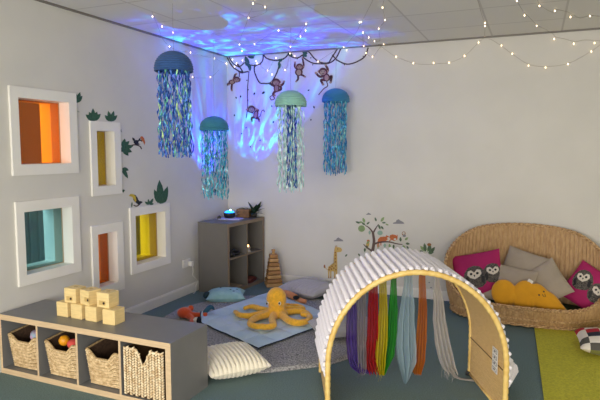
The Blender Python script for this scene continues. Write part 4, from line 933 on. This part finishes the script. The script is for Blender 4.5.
# ------------------------------------------------------------------ arch tunnel
FRp = V((3.285, -2.385, 0)); wdir = V((cos(radians(21.5)), sin(radians(21.5)), 0)); ddir = V((-wdir.y, wdir.x, 0)) ; ddir = V((-.42, .905, 0)).normalized()
TW, TD = 1.035, .60
HZ = .30; HE = .555
FC = FRp-wdir*(TW/2)
def T(x, d, z): return FC+wdir*x+ddir*d+V((0, 0, z))
LEG = HZ; q_len = 0
prof = []   # arc profile (x,z) left foot -> right foot, even spacing
raw = [(-TW/2, HZ*k/10) for k in range(10)]+[(-TW/2*cos(pi*k/60), HZ+HE*sin(pi*k/60)) for k in range(61)]+[(TW/2, HZ*(10-k)/10) for k in range(1, 11)]
cum = [0]
for a, b in zip(raw, raw[1:]): cum.append(cum[-1]+sqrt((a[0]-b[0])**2+(a[1]-b[1])**2))
LT = cum[-1]
def arc(s_, off=0):
    s_ = max(0, min(LT, s_)); i = 0
    lo, hi = 0, len(cum)-2
    while lo < hi:
        mid = (lo+hi+1)//2
        if cum[mid] <= s_: lo = mid
        else: hi = mid-1
    i = lo; f = (s_-cum[i])/(cum[i+1]-cum[i]); a, b = raw[i], raw[i+1]
    x, z = a[0]+(b[0]-a[0])*f, a[1]+(b[1]-a[1])*f
    # normal from a smoothed tangent
    j0, j1 = max(0, i-2), min(len(raw)-1, i+3); tx, tz = raw[j1][0]-raw[j0][0], raw[j1][1]-raw[j0][1]; l_ = sqrt(tx*tx+tz*tz)
    return x-tz/l_*off, z+tx/l_*off
tn = thing('play_tunnel', FC+ddir*TD/2, 'arched cane play tunnel with honey-coloured rims standing on the carpet', 'play tunnel')
M_cane = mat('cane_rim', (240, 208, 130), .45, rgb2=(224, 184, 100), vscale=20)
def rimtube(d, name, r=.016):
    n = 220; pts = []; rs = []
    for k in range(n+1):
        x, z = arc(LT*k/n); pts.append(T(x, d, max(z, .002))); rs.append(r*(1.0+(.08 if k % 4 < 3 else -.10)))
    return MB().tube(pts, rs, 10).build(name, M_cane, tn, True)
rimtube(0, 'front_rim'); rimtube(TD, 'back_rim')
M_bam = weave_mat('woven_bamboo', (252, 216, 150), (212, 166, 100), 40, 200, bump=.35, rough=.5)
mb = MB()
for off, fp in ((-.006, True), (.004, False)):
    mb.grid(lambda a, b: T(arc(LT*a, off)[0], TD*b, max(.012, arc(LT*a, off)[1])), 120, 6, flip=fp, uvf=lambda a, b: (b*TD, a*LT))
mb.build('woven_sheet', M_bam, tn, True)
for s_ in (.27, LT-.27):
    MB().tube([T(arc(s_, -.008)[0], .01, arc(s_, -.008)[1]), T(arc(s_, -.008)[0], TD-.01, arc(s_, -.008)[1])], .003, 6).build('seam', mat('seam_brown', (110, 78, 40), .7), tn)
for sx in (-1, 1):
    MB().tube([T(sx*(TW/2-.008), .01, .014), T(sx*(TW/2-.008), TD-.01, .014)], .009, 8).build('bottom_rail', M_cane, tn, True)
    MB().bevbox((0, 0, .014), (.03, .03, .026), .004, 0, Matrix.Translation(T(sx*(TW/2-.018), TD-.01, 0))).build('rubber_foot', M_dark, tn)
# printed label on the inside of the right leg
lc = T(TW/2-.0155, .13, .29)
LM = frame_mat(lc, -ddir, V((0, 0, 1)), -wdir)
lb = MB().box((-.042, -.075, 0), (.042, .075, .0015), 0, LM)
for k in range(4):
    z = -.056+k*.037
    lb.box((-.032, z-.012, .0015), (.030, z+.012, .002), 1, LM).box((-.027, z-.009, .002), (.024, z+.009, .0024), 0, LM).box((-.014, z-.004, .0024), (.010, z+.004, .0028), 2, LM)
lb.build('printed_label', [mat('label_paper', (236, 232, 224), .6), mat('label_grey', (120, 120, 124), .6), M_dark], tn)

# blanket: rows of soft bobbles over the tunnel
M_blk = mat('white_bobble_fleece', (246, 240, 246), .9, sheen=.4, bump=.25, bscale=140)
s0, s1 = .235, LT-.19; NRB = 46; ND = 18
def blk(a, b):
    s_ = s0+(s1-s0)*a; d = .018+(TD+.03-.018)*b
    rib = abs(sin(a*NRB*pi)); cell = abs(sin((b*ND+(int(a*NRB) % 2)*.5)*pi))
    side = abs(a-.5)*2; lo = max(0, side-.72)/.28
    off = .009+.026*rib**.7*(.30+.70*cell**.9)+lo**1.5*(.012*b if a < .5 else .01+.40*min(b, .36))
    # the hanging ends swing out and are longer at the back
    x, z = arc(s_, off)
    if a < .5: z -= .03*lo*b
    dd = d-.01*rib*(1 if b == 0 else 0)
    if a > .5: z += .05*lo*b*0
    return T(x, dd, max(.03, z))
def blk_in(a, b):
    s_ = s0+(s1-s0)*a; d = .018+(TD+.03-.018)*b; side = abs(a-.5)*2; lo = max(0, side-.72)/.28
    off = .005+lo**1.5*(.012*b if a < .5 else .01+.40*min(b, .36)); x, z = arc(s_, off)
    if a < .5: z -= .03*lo*b
    return T(x, d, max(.025, z))
mb = MB(); mb.grid(blk, NRB*7, ND*6); mb.grid(blk_in, 92, 10, flip=True)
# scalloped ends: front, back and hems
for b in (0, 1):
    for k in range(NRB):
        a = (k+.5)/NRB; o_, i_ = blk(a, b), blk_in(a, b); c = o_.lerp(i_, .5); mb.ell(c, (.0145, .0145, .0145), 0, None, 10, 8)
for a in (0, 1):
    for k in range(ND+1):
        b = k/ND; c = blk(a, b).lerp(blk_in(a, b), .5)+V((0, 0, -.004)); mb.ell(c, (.017, .017, .018), 0, None, 10, 8)
o = mb.build('blanket', M_blk, smooth=True); tag(o, 'white bobbly ribbed blanket draped over the arched play tunnel', 'blanket')

# scarves hanging inside the tunnel
def gauze(name, rgb, dens=.72):
    M = bpy.data.materials.new(name); M.use_nodes = True; nt = M.node_tree; nt.nodes.clear(); N = nt.nodes.new; L = nt.links.new
    o_ = N('ShaderNodeOutputMaterial'); d = N('ShaderNodeBsdfDiffuse'); tl = N('ShaderNodeBsdfTranslucent'); tr = N('ShaderNodeBsdfTransparent'); c = lin(rgb)+(1,)
    d.inputs[0].default_value = c; tl.inputs[0].default_value = c; a = N('ShaderNodeMixShader'); a.inputs[0].default_value = .4; b = N('ShaderNodeMixShader'); b.inputs[0].default_value = dens
    L(d.outputs[0], a.inputs[1]); L(tl.outputs[0], a.inputs[2]); L(tr.outputs[0], b.inputs[1]); L(a.outputs[0], b.inputs[2]); L(b.outputs[0], o_.inputs[0]); return M
SD = .40
Pn = V((-ddir.x, -ddir.y, 0)); 
nrm = V((wdir.y, -wdir.x, 0))
def sc_pt(px, py, d=SD):
    p = hit((px, py), T(0, d, 0), nrm); return (p-T(0, d, 0)).dot(wdir), p.z
def scarf(xt0, xt1, mids, bottom, m_, label, seed, fray=0, d=SD, point=False, folds=4, tail=None):
    """xt: photo x of the top edges; mids: [(y, x0, x1)...] outline on the way down"""
    rnd = random.Random(seed)
    rows = [(285, xt0, xt1)]+mids
    R = []
    for (y, a, b) in rows: xa, z = sc_pt(a, y, d); xb, _ = sc_pt(b, y, d); R.append((z, xa, xb))
    xm = (R[0][1]+R[0][2])/2
    # start at the underside of the arch
    ztop = HZ+HE*sqrt(max(0, 1-(xm/(TW/2))**2))-.012
    w0 = R[0][2]-R[0][1]
    R = [(ztop, xm-w0*.42, xm+w0*.42)]+[r for r in R if r[0] < ztop-.02]
    def at_(v):
        k = v*(len(R)-1); i = min(int(k), len(R)-2); f = k-i; f2 = f
        return [R[i][j]*(1-f2)+R[i+1][j]*f2 for j in range(3)]
    ph = rnd.uniform(0, 6)
    def f(u, v):
        z, xa, xb = at_(v)
        un = u
        x = xa+(xb-xa)*un; y = d+(.012+.018*v)*sin(u*folds*2*pi+ph+.9*sin(v*4))+.01*sin(v*7+ph)
        if point: z = z - (0 if v < 1 else 0)
        jag = (.018*noise.noise(V((u*23, seed, 0)))*max(0, v-.9)*10) if fray else 0
        x += .004*noise.noise(V((u*8, v*9, seed)))
        return T(x, y, max(.006, z+jag))
    mb = MB(); mb.grid(f, 40, 40)
    if fray:
        for k in range(fray):
            u = rnd.random(); p = f(u, rnd.uniform(.75, .98)); mb.tube([p, p+V((rnd.uniform(-.01, .01), rnd.uniform(-.01, .01), -.03)), V((p.x+rnd.uniform(-.015, .015), p.y+rnd.uniform(-.01, .01), max(.004, p.z-.07)))], .0009, 3)
    if tail:
        for k in range(14): mb.tube(spline([fl(x+rnd.uniform(-2, 2)*(1 if i < 2 else .6), y+rnd.uniform(-1, 1)*(.8 if i < 3 else 1), .004+rnd.uniform(0, .01)) for i, (x, y) in enumerate(tail)], 5), .0022, 4)
    o_ = mb.build('scarf', m_, smooth=True); tag(o_, label, 'scarf'); return o_
scarf(349, 356, [(310, 347, 357), (340, 346, 357), (360, 348, 358), (368, 351, 362), (373, 357, 372)], 375, gauze('gauze_purple', (118, 84, 190), .8), 'purple gauze scarf, leftmost in the tunnel', 1)
scarf(357, 366, [(310, 356.5, 366.5), (340, 356, 366), (365, 356, 366), (374, 359, 364)], 375, gauze('gauze_silver', (186, 176, 180), .72), 'silvery grey gauze scarf between the purple and red ones', 2, fray=6)
scarf(369, 378, [(310, 368, 378.5), (340, 367, 379), (360, 365, 377), (374, 368, 380)], 375, gauze('gauze_red', (200, 32, 34), .88), 'red gauze scarf hanging in the tunnel', 3)
scarf(379.5, 387, [(310, 379, 388), (340, 377, 388), (362, 375.5, 386), (375, 379, 384)], 375, gauze('gauze_yellow', (222, 206, 40), .85), 'yellow gauze scarf hanging in the tunnel', 4, fray=8, d=SD-.02)
scarf(390, 396, [(310, 388, 397), (335, 386, 397), (355, 381, 394), (373, 379, 385)], 375, gauze('gauze_green', (62, 178, 52), .85), 'bright green gauze scarf crossing behind the yellow one', 5, d=SD+.03)
scarf(403, 412, [(305, 400, 414), (325, 397.5, 415), (345, 395.5, 416), (360, 396.5, 415.5), (372, 400, 410), (382, 403.5, 405)], 380, gauze('gauze_blue', (176, 200, 210), .66), 'pale blue gauze scarf hanging to a point in the middle of the tunnel', 6, folds=3, d=SD-.03)
scarf(419, 426, [(310, 418, 427), (340, 416, 427), (360, 414.5, 426), (374, 413.5, 421)], 375, gauze('gauze_orange', (208, 124, 40), .8), 'orange gauze scarf right of the pale blue one', 7)
scarf(434.5, 440, [(300, 434, 444), (320, 433, 446), (340, 435, 450), (355, 438, 454), (366, 442, 456), (373, 446, 458)], 381, gauze('gauze_white', (220, 214, 206), .66), 'white gauze scarf trailing across the floor, rightmost in the tunnel', 8, fray=26, tail=[(450, 370), (455, 376), (462, 379), (474, 380.5)])

# ------------------------------------------------------------------ light
W_ = bpy.data.worlds.new('world'); SC.world = W_; W_.use_nodes = True
W_.node_tree.nodes['Background'].inputs[0].default_value = (.80, .88, 1, 1); W_.node_tree.nodes['Background'].inputs[1].default_value = .6
def area(name, loc, rot, sx, sy, e, col):
    l_ = bpy.data.lights.new(name, 'AREA'); l_.shape = 'RECTANGLE'; l_.size = sx; l_.size_y = sy; l_.energy = e; l_.color = col
    o_ = bpy.data.objects.new(name, l_); COL.objects.link(o_); o_.location = loc; o_.rotation_euler = rot; return o_
# daylight through the front window behind the camera
area('daylight', ((wx0+wx1)/2, YF-.02, (wz0+wz1)/2), (radians(66), 0, 0), wx1-wx0-.1, wz1-wz0-.1, 240, (1, .945, .87))
# unseen area light added in the corridor to brighten the coloured panes
area('corridor_fill', (-1.05, -4.6, 1.9), (radians(90), 0, 0), 1.2, 1.2, 88, (1, .97, .93))
# projector
sp_ = bpy.data.lights.new('projector_beam', 'SPOT'); sp_.energy = 200; sp_.spot_size = radians(82); sp_.spot_blend = .5; sp_.shadow_soft_size = .006; sp_.color = (1, 1, 1)
so_ = bpy.data.objects.new('projector_beam', sp_); COL.objects.link(so_); so_.location = pc+V((0, 0, .11))
so_.rotation_euler = (V((.17, -.12, 1))*-1).to_track_quat('Z', 'Y').to_euler()
sp_.use_nodes = True; nt = sp_.node_tree; em = nt.nodes['Emission']; N = nt.nodes.new; L = nt.links.new
tc = N('ShaderNodeTexCoord'); n1 = N('ShaderNodeTexNoise'); n1.inputs['Scale'].default_value = 3.2; n1.inputs['Detail'].default_value = 3; n1.inputs['Distortion'].default_value = 1.6
n2 = N('ShaderNodeTexNoise'); n2.inputs['Scale'].default_value = 7; n2.inputs['Detail'].default_value = 2; n2.inputs['Distortion'].default_value = 2.2
L(tc.outputs['Normal'], n1.inputs[0]); L(tc.outputs['Normal'], n2.inputs[0])
r1 = N('ShaderNodeValToRGB'); cr = r1.color_ramp
for p, c in ((.62, (.004, .13, 1)),): e = cr.elements.new(p); e.color = c+(1,)
cr.elements[0].position = .35; cr.elements[0].color = (.004, .002, .40, 1); cr.elements[1].position = .52; cr.elements[1].color = (.008, .008, .95, 1); cr.elements[2].position = .66; cr.elements[2].color = (.0, .42, .95, 1)
r2 = N('ShaderNodeMapRange'); r2.inputs[1].default_value = .40; r2.inputs[2].default_value = .62; r2.inputs[3].default_value = .35; r2.inputs[4].default_value = 2.2
L(n2.outputs['Fac'], r1.inputs[0]); L(n1.outputs['Fac'], r2.inputs[0]); L(r1.outputs[0], em.inputs['Color']); L(r2.outputs[0], em.inputs['Strength'])

vs_ = SC.view_settings; vs_.view_transform = 'Standard'; vs_.look = 'None'; vs_.gamma = 1; vs_.exposure = 0.12; vs_.use_curve_mapping = False
SC.display_settings.display_device = 'sRGB'
